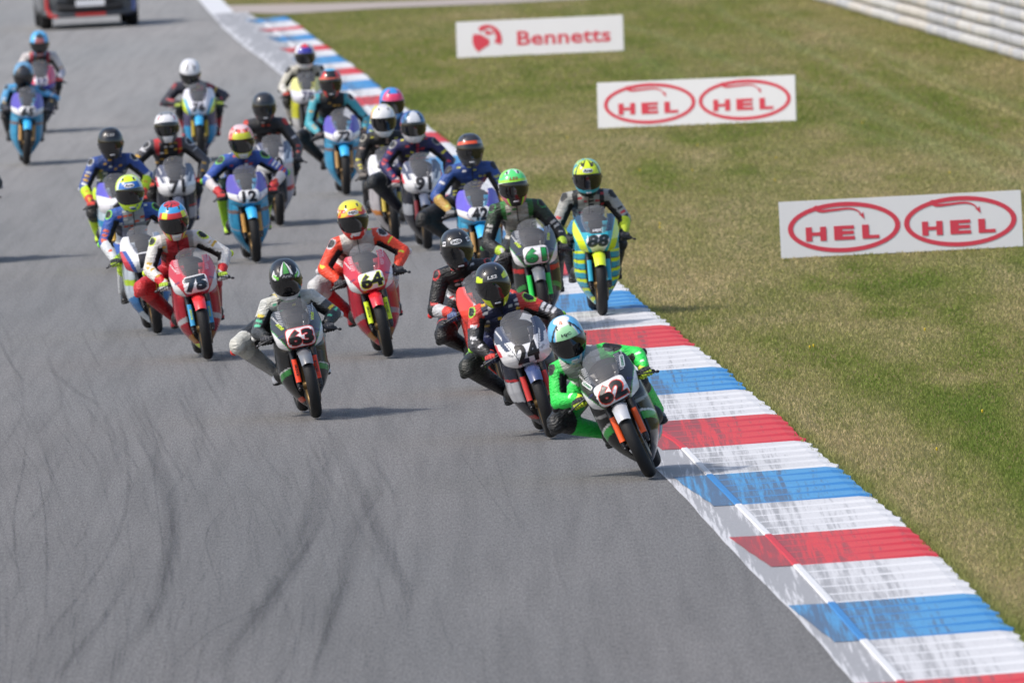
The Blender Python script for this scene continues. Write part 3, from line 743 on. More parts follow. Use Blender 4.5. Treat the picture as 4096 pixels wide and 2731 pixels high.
# liveries ------------------------------------------------------------
def h2(c): return lin(c)
K_ = h2('1a1b1e'); W_ = (.74, .74, .76)
def c_talent(c1, tri=W_, pin=None, logos=True):
    c1 = h2(c1); pin = h2(pin) if pin else tri
    def f(x, z):
        ax = abs(x); e = .106 + (z - .60) * .58
        if ax > e + .008:
            if logos and .70 < z < .765 and .05 < (ax - e) < .075 - .2 * abs(z - .73): return h2('b03040') if int(z * 200) % 2 else h2('3a4a90')
            return tri
        if ax > e: return pin
        if z > .80 and ax > .118 and ax < .15 and int(z * 220) % 3 == 0 and logos: return h2('c8c8cc')
        return c1
    return f
def c_rtype(side='2a3044', corner='c02830', base=W_, line='202226'):
    side, corner, line, base = h2(side), h2(corner), h2(line), (h2(base) if isinstance(base, str) else base)
    def f(x, z):
        ax = abs(x); e = .062 + (z - .60) * .36
        if z < .80 and abs(ax - e) < .003: return line
        if ax < e: return base if z < .80 else side
        if z < .70: return base
        t = ax - e
        if t > .085 - (z - .72) * .2: return corner if (z > .74 and x > 0) or (z < .80 and x < 0) else base
        if z > .735 and .012 < t < .045: return side
        if z > .80: return side if int((x + 1) * 40) % 3 else base
        return base
    return f
def c_petro(oval=True, top='5b4fb0', low='3f9cc8'):
    top, low, org, pur = h2(top), h2(low), h2('c88a3c'), h2('40408c')
    def f(x, z):
        ax = abs(x); zl = .630 + .8 * max(0, ax - .06) ** 1.3
        if z < zl - .006: return low
        if z < zl: return org
        r = math.hypot(x / .116, (z - .700) / .080)
        if r < 1: return W_
        if r < 1.06: return pur
        if z < zl + .085 - ax * .15: return W_
        return top
    return f
def c_teal():
    T, Nn, dk = h2('2fa8bc'), h2('d8ee20'), h2('1c3f58')
    def f(x, z):
        ax = abs(x); e = .080 + (z - .60) * .36
        if z < .69 and ax < .05 + (z - .586) * .6: return W_
        if math.hypot(x / .110, (z - .695) / .052) < 1: return W_
        if e + .01 < ax < e + .075: return Nn if z < .93 else W_
        if z > .775 and ax < e: return dk
        return T
    return f
def c_white_sides(c_out, c_mid, base=W_):
    c_out, c_mid = h2(c_out), h2(c_mid)
    def f(x, z):
        ax = abs(x)
        if z < .80 and ax > .10 + (z - .62) * .35: return c_out if ax > .135 + (z - .62) * .35 else c_mid
        return base
    return f
def c_plain(base, low, mid=None, hl=.70):
    base, low = h2(base), h2(low); mid = h2(mid) if mid else base
    def f(x, z):
        if z < hl - .02 + abs(x) * .3: return low
        return mid if abs(x) < .09 else base
    return f
def s_stripe(base, stripes, sheet=None):
    """stripes: (z0 at front, slope, half width, colour)"""
    base = h2(base); st = [(a, b_, w, h2(c)) for a, b_, w, c in stripes]
    def f(s, y, z, v):
        for a, b_, w, c in st:
            if abs(z - (a + b_ * (y - .2))) < w: return c
        return base
    return f
def s_wave():
    T, Nn, dk = h2('2f9cb4'), h2('cfe620'), h2('2b3f6a')
    def f(s, y, z, v):
        q = (z + .25 * y + .03 * math.sin(y * 14)) * 11 % 1
        if z > .60: return T
        return Nn if q < .33 else (dk if q < .45 else T)
    return f

# helmets -------------------------------------------------------------
def helm_r(dx, dy, dz):
    fr = dy < 0
    a, b_, c = .130, (.160 if fr else .172), (.150 if dz > 0 else .172); n_ = 2.35
    r = (abs(dx / a) ** n_ + abs(dy / b_) ** n_ + abs(dz / c) ** n_) ** (-1 / n_)
    return r
def helm_pt(ph, th, off=0.0):
    dx, dy, dz = math.sin(ph) * math.cos(th), -math.cos(ph) * math.cos(th), math.sin(th)
    r = helm_r(dx, dy, dz) + off; x, y, z = dx * r, dy * r, dz * r
    if z < -.02:
        q = min(1, (-.02 - z) / .11); x *= 1 - .22 * q; y = y - (.012 * q if y < 0 else -.0) + (.0 if y < 0 else -.03 * q)
    return (x, y, z)
def in_visor(ph, th, m=0.0):
    top = R_(23) - .10 * (ph / 1.3) ** 2; bot = R_(-24) + .16 * (abs(ph) / 1.3) ** 2.5
    return abs(ph) < 1.30 + m and bot - m < th < top + m
def helmet_geo():
    NP, NT = 84, 52; V, F, A = [], [], []
    for j in range(NT):
        th = R_(-50) + (R_(90) - R_(-50)) * j / (NT - 1)
        for i in range(NP):
            ph = -math.pi + 2 * math.pi * i / NP; vis = in_visor(ph, th, -.03)
            V.append(helm_pt(ph, th, -.004 if vis else 0)); A.append((ph, th, vis))
    for j in range(NT - 1):
        for i in range(NP): F.append((j * NP + i, j * NP + (i + 1) % NP, (j + 1) * NP + (i + 1) % NP, (j + 1) * NP + i))
    F.append(tuple(range(NP))[::-1])
    VV, VF, ids = [], [], {}
    nP, nT = 40, 22
    for j in range(nT):
        for i in range(nP):
            u = -1 + 2 * i / (nP - 1); ph = u * 1.30; top = R_(23) - .10 * (ph / 1.3) ** 2; bot = R_(-24) + .16 * (abs(ph) / 1.3) ** 2.5
            VV.append(helm_pt(ph, bot + (top - bot) * j / (nT - 1), .0025))
    VF = [(j * nP + i, j * nP + i + 1, (j + 1) * nP + i + 1, (j + 1) * nP + i) for j in range(nT - 1) for i in range(nP - 1)]
    return V, F, A, VV, VF
HV, HF, HA, VV, VF = helmet_geo()
VISOR = mesh('visor', VV, VF, M_VISOR)
VISOR_CLEAR = None
def sm(a, b_, x): t = max(0, min(1, (x - a) / (b_ - a))); return t
hn = VN(11)
def helmet_cols(kind):
    out = []
    for ph, th, vis in HA:
        a = abs(ph); d = math.degrees(th); n_ = float(hn(np.array([ph * 5 + 20]), np.array([th * 6 + 20]))[0]); brow = 22 < d < 46 and a < .75
        if kind == '62':
            c = W_
            if d > 20 and a < .55 and d < 55: c = h2('9fd8a4')
            if a > .62 and 5 < d < 68: c = h2('58aee0') if abs(a - .62 - (68 - d) * .006) > .09 else h2('14202c')
            if d < -22: c = h2('4aa8cc') if a < .9 and n_ > .5 else (W_ if a < .5 else h2('182028'))
            if -22 <= d < 5 and a > 1.3: c = h2('182430')
        elif kind == 'yband':   # 24
            c = h2('1d1e20')
            if 22 < d < 40 and .55 < a < 1.25 and d < 24 + a * 16: c = h2('cce820')
            if d < -20 and .38 < a < 1.0 and d < -24 + (a - .4) * 30: c = h2('cce820')
            if a > 1.3 and d > 20 and ph > 0: c = h2('2b2c50')
        elif kind == 'black': c = h2('1c1c1e')
        elif kind == 'dark': c = h2('2c2d32')
        elif kind == '63':
            c = h2('17181a')
            if d > 40 and a < .22: c = h2('4d9a4a')
            if d > 34 and .26 < a < .42: c = W_
            if d > 20 and .62 < a < 1.1 and abs(d - 24 - 30 * (a - .6)) < 9: c = W_
            if d > 20 and .5 < a < .95 and abs(d - 26 - 20 * (a - .5)) < 3.5: c = h2('6cc83c')
            if d < -22 and a < .95: c = W_ if d > -38 else h2('2a7a40')
        elif kind == '64':
            c = h2('e0d83c')
            if d < 50 - 10 * n_: c = h2('d83c28') if n_ > .38 else h2('e8c838')
            if d < 40 and n_ > .74: c = h2('e8e0dc')
            if d < -20: c = h2('cc2c24') if n_ < .72 else h2('e8e0dc')
            if a > 1.4 and d < 30: c = h2('283038') if n_ > .5 else h2('d8d030')
        elif kind == '75':
            c = h2('3a9ad8') if 40 < d < 62 or (d > 20 and a > 1.3) else h2('cc2c2c')
            if d > 62: c = h2('c83038') if n_ > .35 else h2('1a1a1c')
            if 22 < d < 42 and .45 < a < .95: c = h2('d8e82c')
            if d < -18: c = h2('d8d040') if .45 < a < .75 else (h2('c83030') if a > .3 else h2('e8e8e0'))
        elif kind == '19':
            c = h2('d4ee28')
            if brow: c = h2('2b6cc0')
            if .8 < a < 1.1 and d > 20: c = h2('d8e8e0')
            if -20 < d < 22 and a > 1.3: c = h2('2058a0')
            if d < -20: c = h2('c8ea28') if n_ > .3 else h2('2b5c90')
        elif kind == '12':
            c = h2('e8b8b0') if n_ > .55 else h2('e0483c')
            if d > 62: c = h2('e4c4c8')
            if brow or d < -20: c = h2('c4c830')
            if d < -28 and a < .4: c = h2('d8dcd8')
        elif kind == 'orangeband':   # 42
            c = h2('303238')
            if 22 < d < 33 and a < 1.2: c = h2('e0542c') if ph < .45 else h2('8c8c90')
        elif kind == '72':
            c = h2('202226')
            if d > 64: c = h2('62b8e4')
            if 25 < d < 62 and .45 < a < .95: c = h2('d83c34')
            if 21 < d < 27: c = h2('e06848')
            if d < -20 and .5 < a < .8: c = h2('d8483c')
        elif kind == '13':
            c = h2('dcdce0')
            if d > 50 and a < .8: c = h2('d83440')
            if 22 < d < 50 and a < .8: c = h2('3c3ca0')
            if .5 < a < .6 and d > 45: c = W_
        elif kind == '11':
            c = h2('3c8cd8')
            if d < 50 and 24 < d and a < 1.1: c = h2('e84470')
            if 24 < d < 75 and .75 < a < 1.15: c = h2('e84470')
        elif kind == '10':
            c = h2('e4e4e6')
            if a > 1.2 and d > 10: c = h2('e8a83c') if d < 40 else h2('d8d048')
            if d > 70: c = h2('c8c4d0') if n_ > .5 else h2('e4e4e6')
        elif kind == '91':
            c = h2('3c78a8') if n_ > .45 else h2('1c3c58')
            if a < .45 and d > 20: c = h2('c8ccd4')
            if a > 1.15: c = h2('3c48a0') if d > 20 else h2('b8303c')
            if d < -20: c = h2('d0d0d4')
        elif kind == '61':
            c = h2('5cdc7c') if d > 22 else h2('d8dce0')
            if .35 < a < .75 and d > 50: c = h2('d8dce0')
            if 22 < d < 30: c = h2('a4ec38')
            if d > 40 and a > .9: c = h2('8cec3c')
            if d < -18: c = h2('a8e838') if .45 < a < .65 else (h2('181a1c') if a < .45 else h2('e07888'))
        elif kind == '88':
            c = h2('d8ee28')
            if .28 < a < .5 and d > 45: c = h2('16181a')
            if .75 < a < .95 and d > 20: c = h2('1c3c48')
            if a > 1.0 and n_ > .5: c = h2('2c9cb0')
            if d < -20: c = h2('30a8bc') if d > -34 else h2('16181a')
        elif kind == '65': c = h2('2c2e34') if a < .9 else h2('6c9cc0')
        elif kind == '22':
            c = h2('58b0e4') if a > .5 else (h2('30343c') if d > 45 else h2('a86060'))
        elif kind == '76':
            c = h2('dcdde2')
            if .35 < a < .5 and d > 40: c = h2('50545c')
        elif kind == '71':
            c = h2('dcdce0')
            if d > 55: c = h2('808488')
            if .6 < a < .75 and 30 < d < 50: c = h2('b02c34')
            if d < -22 and a > .4: c = h2('606468')
        else: c = h2('202226')
        if vis: c = h2('0c0c0d')
        out.append(c)
    return out
def helm_surf(u, v, off): return helm_pt(u / .14, R_(33) + v / .15, off)

# gloves (canonical, grip along x) ------------------------------------
def glove_parts(s):
    P = [tube([(-.018 * s, .045, .020), (.0, .010, .026)], [(.044, .022), (.046, .024)], 12, side=(1, 0, 0)),
         tube([(0, .05, .02), (.004 * s, .085, .045)], [(.034, .026), (.037, .034)], 12, side=(1, 0, 0))]
    for k in range(4):
        x = (-.032 + .0215 * k) * s; L_ = [1.0, 1.08, 1.02, .85][k]
        P.append(tube([(x, .005, .034), (x * 1.04, -.030 * L_, .022), (x * 1.02, -.034 * L_, -.010), (x, -.010, -.024)], [.0115, .0108, .010, .0092], 8))
    P.append(tube([(-.045 * s, .035, .010), (-.056 * s, .004, -.010), (-.040 * s, -.022, -.022)], [.015, .0125, .011], 8))
    return P
# bodies are remeshed in one batch -------------------------------------
def remesh_batch(items, voxel, smooth_it=2):
    tmp = []
    for V, F in items:
        o = bpy.data.objects.new('tmp_remesh', mesh('tmp', V, F)); COL.objects.link(o)
        m = o.modifiers.new('r', 'REMESH'); m.mode = 'VOXEL'; m.voxel_size = voxel; m.adaptivity = 0
        s = o.modifiers.new('s', 'SMOOTH'); s.iterations = smooth_it; s.factor = .5; tmp.append(o)
    dg = bpy.context.evaluated_depsgraph_get(); out = []
    for o in tmp:
        me = bpy.data.meshes.new_from_object(o.evaluated_get(dg)); n = len(me.vertices)
        co = np.zeros(n * 3, np.float32); me.vertices.foreach_get('co', co); no = np.zeros(n * 3, np.float32); me.vertices.foreach_get('normal', no)
        out.append((me, co.reshape(-1, 3), no.reshape(-1, 3)))
    for o in tmp:
        d = o.data; bpy.data.objects.remove(o); bpy.data.meshes.remove(d)
    return out
def finish_mesh(me, name, m, cols):
    me.name = name; me.materials.clear(); me.materials.append(m); me.polygons.foreach_set('use_smooth', [True] * len(me.polygons)); setcols(me, cols); return me

# ------------------------------------------------------------------ the riders and their machines
# px are points in the photograph (full size) from which heights and hang-off were measured
D = dict
def suit(up, chest, fore=None, pad='1c1c1e', padrim='b0b0b4', yoke=None, thigh=None, shin=None, boot='1a1a1c', glove='1a1a1c', knuck='3c3c40', inner='121214', knee='1a1a1c', patch=('e8e8e8', 'd8b030'), patchp=.22, cuff=None, belly=None, up2=None):
    return D(up=up, chest=chest, fore=fore or up, pad=pad, padrim=padrim, yoke=yoke or up, thigh=thigh or up, shin=shin or thigh or up, boot=boot, glove=glove, knuck=knuck, inner=inner, knee=knee, patch=patch, patchp=patchp, cuff=cuff or fore or up, belly=belly or chest, up2=up2 or up)
KS = [('8c1a24')]
BK = '1b1c1f'
RID = [
 D(id='62', c=(2609, 1915), lean=23.5, yaw=-1.6, head=(2272, 1362), hp=24, hyaw=4, el=(2233, 1568), er=(2539, 1418), knee=(2221, 1704), hang=-.12, helm='62',
   suit=suit('35e25a', 'b8b8b4', '35e25a', pad='1c1c1e', padrim='1c1c1e', yoke='b8b8b4', thigh='2fd453', shin='2fd453', glove='c8e038', knuck='1c1c1e', knee='202124', patch=('f0f0f0', 'c83c3c'), patchp=.10),
   cowl=c_talent('202124', pin='3c8c44'), sidef=s_stripe('1b1c1c', [(.42, -.35, .026, '3c9c48'), (.455, -.35, .007, 'c8c8c8'), (.55, .1, .012, '8c8c8c')]), mud='b8bac0', guard='f05a1c', num=D(t='62', dig='141416', rim='e04432', plate=W_, h=.112, sx=.155, ry=.06),
   lb='black racing motorcycle number 62 with orange fork guards, leaning hardest at the front', lr='person in neon green leathers and white and blue helmet, leaning at the front', htext=('HJC', '20242a', None)),
 D(id='24', c=(2211, 1755), lean=15.5, yaw=3.4, head=(1973, 1144), hp=14, hyaw=0, el=(1901, 1374), er=(2225, 1262), knee=(1878, 1466), hang=-.10, helm='yband',
   suit=suit('d03c34', '22284a', '26262a', up2='46464a', pad='18201c', padrim='9ce048', yoke='22284a', thigh='20244a', shin='1a1a22', glove='28304a', knuck='c83c34', knee='20241f', patch=('e0e0e4', 'd8b030'), patchp=.25, cuff='1d1d20', belly='20264a'),
   cowl=c_rtype('343a52', 'c02c38'), sidef=s_stripe('262a38', [(.40, .15, .085, 'c4c6cc'), (.50, .15, .010, 'c03038'), (.16, .1, .02, 'a83030')]), mud='3c4a74', guard='c83430', num=D(t='24', dig='141416', rim=None, plate=None, h=.135, sx=.135),
   lb='white, navy and red racing motorcycle number 24 leaning beside the leader', lr='person in red and navy leathers with black and lime helmet on bike 24', htext=('LS2', 'd0d0d0', None)),
 D(id='3', c=(2035, 1572), lean=14, yaw=3.4, head=(1829, 1003), hp=12, hyaw=0, el=(1738, 1240), er=(2010, 1180), knee=(1776, 1340), hang=-.08, helm='black',
   suit=suit('18181a', '18181a', 'c8c8cc', pad='1c1c1e', padrim='c83030', thigh='17171a', shin='17171a', glove='28345c', knuck='5c6c94', knee='1c1c1e', patch=('c83838', 'e4e4e6'), patchp=.13, belly='c0c0c4', cuff='d84438'),
   cowl=c_plain('e23c2c', 'e23c2c', 'd8d8dc', .60), sidef=s_stripe('d63428', [(.35, .1, .05, '22264a')]), mud='22264a', guard='202020', num=D(t='5', dig='202028', rim=None, plate=W_, h=.10, sx=.12),
   lb='red racing motorcycle half hidden behind white bike 24', lr='person in plain black leathers with red stars and black helmet', htext=('SHOEI', '141416', 'e4e4e6')),
 D(id='63', sc=.97, c=(1268, 1677), lean=10.2, yaw=4.6, head=(1144, 1124), hp=24, hyaw=0, el=(1042, 1301), er=(1303, 1230), knee=(954, 1381), hang=-.11, helm='63',
   suit=suit('c8c8c0', '26282a', '34383c', up2='484c50', pad='b8bab6', padrim='d4d4d0', yoke='c4c4bc', thigh='2a2c2e', shin='a8a8a6', boot='e0e0e2', glove='1b1b1d', knuck='404044', knee='c8c8c0', patch=('5cc8a0', 'e8d048'), patchp=.22, belly='1c1c1e'),
   cowl=c_talent('2b2c2f', pin='3c9c4c'), sidef=s_stripe('232425', [(.40, -.35, .022, '3c8c44'), (.428, -.35, .005, 'c8c8c8'), (.18, -.2, .018, 'c0401c')]), mud='6c7076', guard='f0421c', num=D(t='63', dig='141416', rim='d83c3c', plate=W_, h=.108, sx=.155, ry=0),
   lb='black racing motorcycle number 63 with green stripe and orange-red fork guards', lr='person in grey and black leathers, striped black, white and green helmet, knee out', htext=('Arai', '8c8c90', '202124')),
 D(id='64', c=(1556, 1432), lean=11.6, yaw=3.4, head=(1412, 883), hp=14, hyaw=2, el=(1307, 1057), er=(1612, 1005), knee=(1262, 1150), hang=-.08, helm='64',
   suit=suit('ee4a2c', 'd0c8c4', 'ee4a2c', pad='2c2c2e', padrim='c8c8cc', yoke='ccc8c4', thigh='e0382c', shin='c4202a', boot='b81c24', glove='1a1a1c', knuck='3a3a3e', knee='c8c8c8', patch=('d4e83c', 'e4e4e4'), patchp=.12),
   cowl=c_talent('c8283c', pin='e0e0e0'), sidef=s_stripe('b02234', [(.38, -.3, .022, '8c8c90'), (.22, -.3, .03, 'b07838')]), mud='d82430', guard='d8f028', num=D(t='64', dig='16181c', rim='d8e83c', plate=W_, h=.105, sx=.145, ry=.04),
   lb='red racing motorcycle number 64 with neon yellow fork guards', lr='person in red-orange and white leathers with yellow and red splashed helmet', htext=('HJC', '202020', 'c8c8c8')),
 D(id='75', sc=.985, c=(835, 1442), lean=8.5, yaw=3.3, head=(694, 886), hp=20, hyaw=3, el=(599, 1079), er=(900, 1015), knee=(567, 1153), hang=-.08, helm='75',
   suit=suit('e0dfdb', 'b42832', 'e0e0dc', pad='1c1e1c', padrim='d0e838', yoke='a8a8a4', thigh='b0222c', shin='a01c26', boot='b81c28', glove='e0e0e0', knuck='a8c838', knee='c83034', patch=('d0a830', '202020'), patchp=.18, cuff='d82c30'),
   cowl=c_talent('c42c3c', pin='e0e0e0'), sidef=s_stripe('a82030', [(.37, -.3, .022, 'b8b8bc'), (.22, -.3, .03, 'b07838'), (.12, 0, .02, 'c8e040')]), mud='e03034', guard='3c9cd0', num=D(t='75', dig='1c2c3c', rim='1c1c20', plate=W_, h=.10, sx=.140, ry=.06),
   lb='red racing motorcycle number 75 with light blue fork guards', lr='person in white and red leathers with red, blue and yellow helmet', htext=None),
 D(id='19', c=(633, 1339), lean=8, yaw=3.6, head=(517, 761), hp=10, hyaw=-2, el=(419, 968), er=(690, 900), knee=(500, 1045), hang=-.05, helm='19',
   suit=suit('3058a8', 'a8b0b8', 'd8dce0', pad='182018', padrim='8ce048', yoke='2c50a0', thigh='2c54a4', shin='ccd0d4', glove='b4d838', knuck='202428', knee='b8d838', patch=('d85c34', 'e8e8e8'), patchp=.22),
   cowl=c_white_sides('c83848', '2c50a0', h2('dcdee4')), sidef=s_stripe('c4d0dc', [(.5, .1, .03, 'b8d838'), (.3, -.2, .07, '3c78b4')]), mud='2a3a6a', guard='202020', num=D(t='1', dig='202028', rim=None, plate=W_, h=.11, sx=.10),
   lb='white and blue racing motorcycle with number 1, just behind red bike 75', lr='person in blue, white and silver leathers with neon yellow and blue helmet', htext=('Arai', '303040', 'e4e4e6')),
 D(id='18', c=(505, 1087), lean=5, yaw=3.0, head=(442, 566), hp=4, hyaw=0, el=(339, 748), er=(585, 700), knee=None, hang=-.02, helm='black',
   suit=suit('2c4c98', '243c78', 'ccec24', pad='1c1c1e', padrim='c0c4c8', yoke='24407c', thigh='c4e424', shin='c4e424', boot='c4e424', glove='202022', knuck='d84438', knee='202022', patch=('d8a838', 'e4e4e6'), patchp=.25, cuff='d84430'),
   cowl=c_plain('5c54c0', 'dcdce2', 'd83c48', .76), sidef=s_stripe('c0d4e0', [(.5, .2, .04, '3c98c8')]), mud='3c98c8', guard='c8a040', num=D(t='4', dig='202028', rim=None, plate=W_, h=.10, sx=.10),
   lb='lilac, white and red racing motorcycle at the left behind the yellow helmet', lr='person in blue leathers with lime forearms and plain black helmet', htext=('LS2', 'b0b0b0', None)),
 D(id='71', c=(728, 1008), lean=2.8, yaw=2.5, head=(665, 485), hp=4, hyaw=0, el=(570, 622), er=(818, 645), knee=None, hang=-.02, helm='71',
   suit=suit('4c4c52', '1c1e28', '5c5e64', pad='20242c', padrim='c4c4c8', yoke='c42c34', thigh='1c2030', shin='24438c', boot='24438c', glove='1c1c1e', knuck='d84a34', knee='202022', patch=('d8a838', 'd8d8dc'), patchp=.30, cuff='2c2c30'),
   cowl=c_rtype('4c5064', 'd03848'), sidef=s_stripe('2c2e38', [(.40, .1, .06, 'a8a8b0'), (.48, .1, .008, 'c03038')]), mud='4c5468', guard='202020', num=D(t='71', dig='202024', rim=None, plate=None, h=.125, sx=.125),
   lb='white and grey racing motorcycle number 71', lr='person in black leathers with red shoulders and silver-white helmet', htext=None),
 D(id='12', c=(1027, 1053), lean=5.2, yaw=4.0, head=(966, 569), hp=18, hyaw=0, el=(831, 722), er=(1130, 690), knee=(893, 745), hang=-.04, helm='12',
   suit=suit('3458b0', '2c4c9c', 'e0d8d8', pad='1c2420', padrim='7cc840', yoke='2c4c9c', thigh='2c5498', shin='a8d828', boot='b8e428', glove='202022', knuck='c83c38', knee='28382c', patch=('d85c34', 'e4e4e6'), patchp=.22, cuff='d83c40'),
   cowl=c_petro(), sidef=s_stripe('3c98c4', [(.54, .1, .02, '7c6c6c'), (.34, .3, .006, 'a8a0a0')]), mud='3cb4ec', guard='c09048', num=D(t='12', dig='18181c', rim=None, plate=None, h=.10, sx=.112),
   lb='turquoise, white and lilac racing motorcycle number 12', lr='person in blue leathers with white and red forearms, pink and lime helmet', htext=None),
 D(id='17', c=(1120, 906), lean=2.8, yaw=3.0, head=(1057, 434), hp=4, hyaw=0, el=(975, 570), er=(1190, 585), knee=None, hang=0, helm='dark',
   suit=suit('3c3c40', '2a2a2e', '3a3a3e', pad='c43c30', padrim='c83c34', yoke='2c2c30', thigh='1c1c20', shin='c8c4c8', glove='18181a', knuck='303034', patch=('d8543c', 'd8d8dc'), patchp=.16),
   cowl=c_rtype('4a4c62', 'd0383c'), sidef=s_stripe('c4c4cc', [(.4, .2, .03, 'c03c40')]), mud='303444', guard='303030', num=D(t='70', dig='202024', rim=None, plate=None, h=.12, sx=.12),
   lb='white and red racing motorcycle number 70 behind turquoise bike 12', lr='person in dark grey leathers with red shoulder patches and dark grey helmet', htext=None),
 D(id='76', c=(805, 648), lean=1.0, yaw=-1.5, head=(761, 295), hp=34, hyaw=4, el=(672, 396), er=(872, 372), knee=None, hang=-.02, helm='76',
   suit=suit('2a2c3c', '1c1e28', '24242c', pad='8c2834', padrim='5c2430', thigh='242630', shin='c02c3c', boot='c42c40', glove='30482c', knuck='a4b840', patch=('c83840', 'c8a840'), patchp=.2),
   cowl=c_white_sides('d0e438', '38a0d8', h2('dcdce6')), sidef=s_stripe('4c4868', [(.33, .1, .12, '3090c4')]), mud='3ca8dc', guard='b8a030', num=D(t='76', dig='20202c', rim=None, plate=None, h=.10, sx=.12),
   lb='white, blue and yellow racing motorcycle number 76', lr='person tucked low in black and dark red leathers with white helmet', htext=None),
 D(id='72', c=(1386, 784), lean=1.8, yaw=3.0, head=(1322, 337), hp=8, hyaw=0, el=(1238, 497), er=(1462, 478), knee=(1190, 556), hang=-.08, helm='72',
   suit=suit('48a8b8', '1c2026', '58b0c0', pad='1c1c20', padrim='c0c0c0', yoke='22282e', thigh='1b2024', shin='1a1a1e', glove='1c1c20', knuck='6c5c58', knee='1a1a1c', patch=('c89c48', '202020'), patchp=.25, belly='1f6c7c'),
   cowl=c_petro(), sidef=s_stripe('3c98c4', [(.54, .1, .02, '7c6c6c')]), mud='3cb4ec', guard='b89058', num=D(t='72', dig='18181c', rim=None, plate=None, h=.10, sx=.112, sh=.25),
   lb='turquoise, white and lilac racing motorcycle number 72 by the kerb', lr='person in black and light blue leathers, knee out, red, black and blue helmet', htext=None),
 D(id='13', c=(1240, 600), lean=1.0, yaw=1.5, head=(1220, 229), hp=12, hyaw=0, el=(1136, 340), er=(1290, 320), knee=None, hang=-.02, helm='13',
   suit=suit('c8c4b8', '1c1c20', 'd4d2cc', pad='1c1c1e', padrim='1c1c1e', yoke='b8b4a8', thigh='c8c4b8', shin='c0bcb4', boot='c8c4b8', glove='1c1c1e', knuck='c04030', patch=('202020', 'e4e4e4'), patchp=.15),
   cowl=c_plain('dcd884', 'dcdce6', 'e0e0e8', .73), sidef=s_stripe('c4c434', [(.3, .1, .10, 'c8c8c8')]), mud='303030', guard='303030', num=D(t='78', dig='303050', rim=None, plate=W_, h=.10, sx=.12),
   lb='white and yellow racing motorcycle number 78 farthest back along the kerb', lr='person in cream white and black leathers with white, red and blue helmet', htext=None),
 D(id='11', c=(1605, 897), lean=3, yaw=2.5, head=(1568, 415), hp=16, hyaw=10, el=(1478, 580), er=(1690, 560), knee=None, hang=-.02, helm='11',
   suit=suit('2c5c9c', '24406c', '2c5c9c', pad='c8d040', padrim='c8d040', glove='202020', patch=('c8d848', 'e4e4e6'), patchp=.25),
   cowl=c_plain('2c60a8', '3070b8', None, .7), sidef=s_stripe('2860a0', []), mud='3070b8', guard='303030', num=D(t='8', dig='202028', rim=None, plate=W_, h=.10, sx=.12),
   lb='blue racing motorcycle hidden behind the riders of bikes 91 and white helmet', lr='person mostly hidden, bright blue helmet with pink curved band', htext=None),
 D(id='10', c=(1581, 968), lean=3.5, yaw=3.5, head=(1533, 486), hp=16, hyaw=2, el=(1436, 650), er=(1650, 620), knee=(1480, 735), hang=-.04, helm='10',
   suit=suit('222226', '1c1c1e', '5c5854', pad='1c1c1e', padrim='b8b4a8', thigh='1c1c20', shin='26262a', glove='222224', knuck='807870', patch=('c8c040', 'c8a898'), patchp=.28),
   cowl=c_white_sides('dcdce2', 'c8c8d0'), sidef=s_stripe('c0bcc0', [(.3, .1, .03, 'd88838')]), mud='202022', guard='c8b048', num=D(t='9', dig='202028', rim=None, plate=W_, h=.11, sx=.12),
   lb='plain white racing motorcycle between bikes 72 and 91, yellow fork guards', lr='person in black leathers with white helmet and yellow side edge', htext=None),
 D(id='91', c=(1712, 1001), lean=2.6, yaw=3.0, head=(1653, 512), hp=8, hyaw=2, el=(1541, 657), er=(1795, 640), knee=(1482, 730), hang=-.07, helm='91',
   suit=suit('26265c', '222450', '28285c', pad='20242c', padrim='a8a8a4', yoke='242650', thigh='1c2038', shin='1a1c2c', glove='d8d4d4', knuck='b03038', knee='2c3034', patch=('c83038', 'd0c83c'), patchp=.25),
   cowl=c_rtype('4c5064', 'd83c44'), sidef=s_stripe('30323c', [(.42, .1, .06, 'a8acb4')]), mud='5c6478', guard='7c2830', num=D(t='91', dig='202024', rim=None, plate=None, h=.125, sx=.125),
   lb='white and grey racing motorcycle number 91 with red screen edge', lr='person in purple-navy leathers, blue and white helmet, white gloves', htext=None),
 D(id='42', c=(1945, 1140), lean=4, yaw=3.0, head=(1881, 607), hp=2, hyaw=0, el=(1745, 785), er=(2005, 755), knee=(1662, 890), hang=-.09, helm='orangeband',
   suit=suit('2c5098', '24448c', 'b89048', pad='2c2c30', padrim='202022', yoke='2c4c90', thigh='1c1c20', shin='1b1b1e', glove='28282a', knuck='8c8c8c', knee='242424', patch=('c8c860', 'd8d8dc'), patchp=.22, inner='141416', belly='1c2a50', cuff='c8a050'),
   cowl=c_petro(top='6658c8'), sidef=s_stripe('38a0cc', [(.54, .1, .02, '90705c')]), mud='3cb0e8', guard='b89058', num=D(t='42', dig='18181c', rim=None, plate=None, h=.105, sx=.120),
   lb='turquoise, white and lilac racing motorcycle number 42 left of black bike 61', lr='person in royal blue leathers, dark helmet with orange band, knee far out', htext=None),
 D(id='61', c=(2187, 1330), lean=6.8, yaw=2.6, head=(2054, 756), hp=6, hyaw=2, el=(1949, 975), er=(2236, 930), knee=None, hang=-.05, helm='61',
   suit=suit('2a3a2c', 'b8b4ac', '26282a', up2='1e2022', pad='26282a', padrim='3c8c48', yoke='3c7c3c', thigh='1c1c1e', shin='1c1c1e', glove='1c1c1e', knuck='3c3c3c', patch=('c8c8c4', '3c8c48'), patchp=.28, cuff='b8d838'),
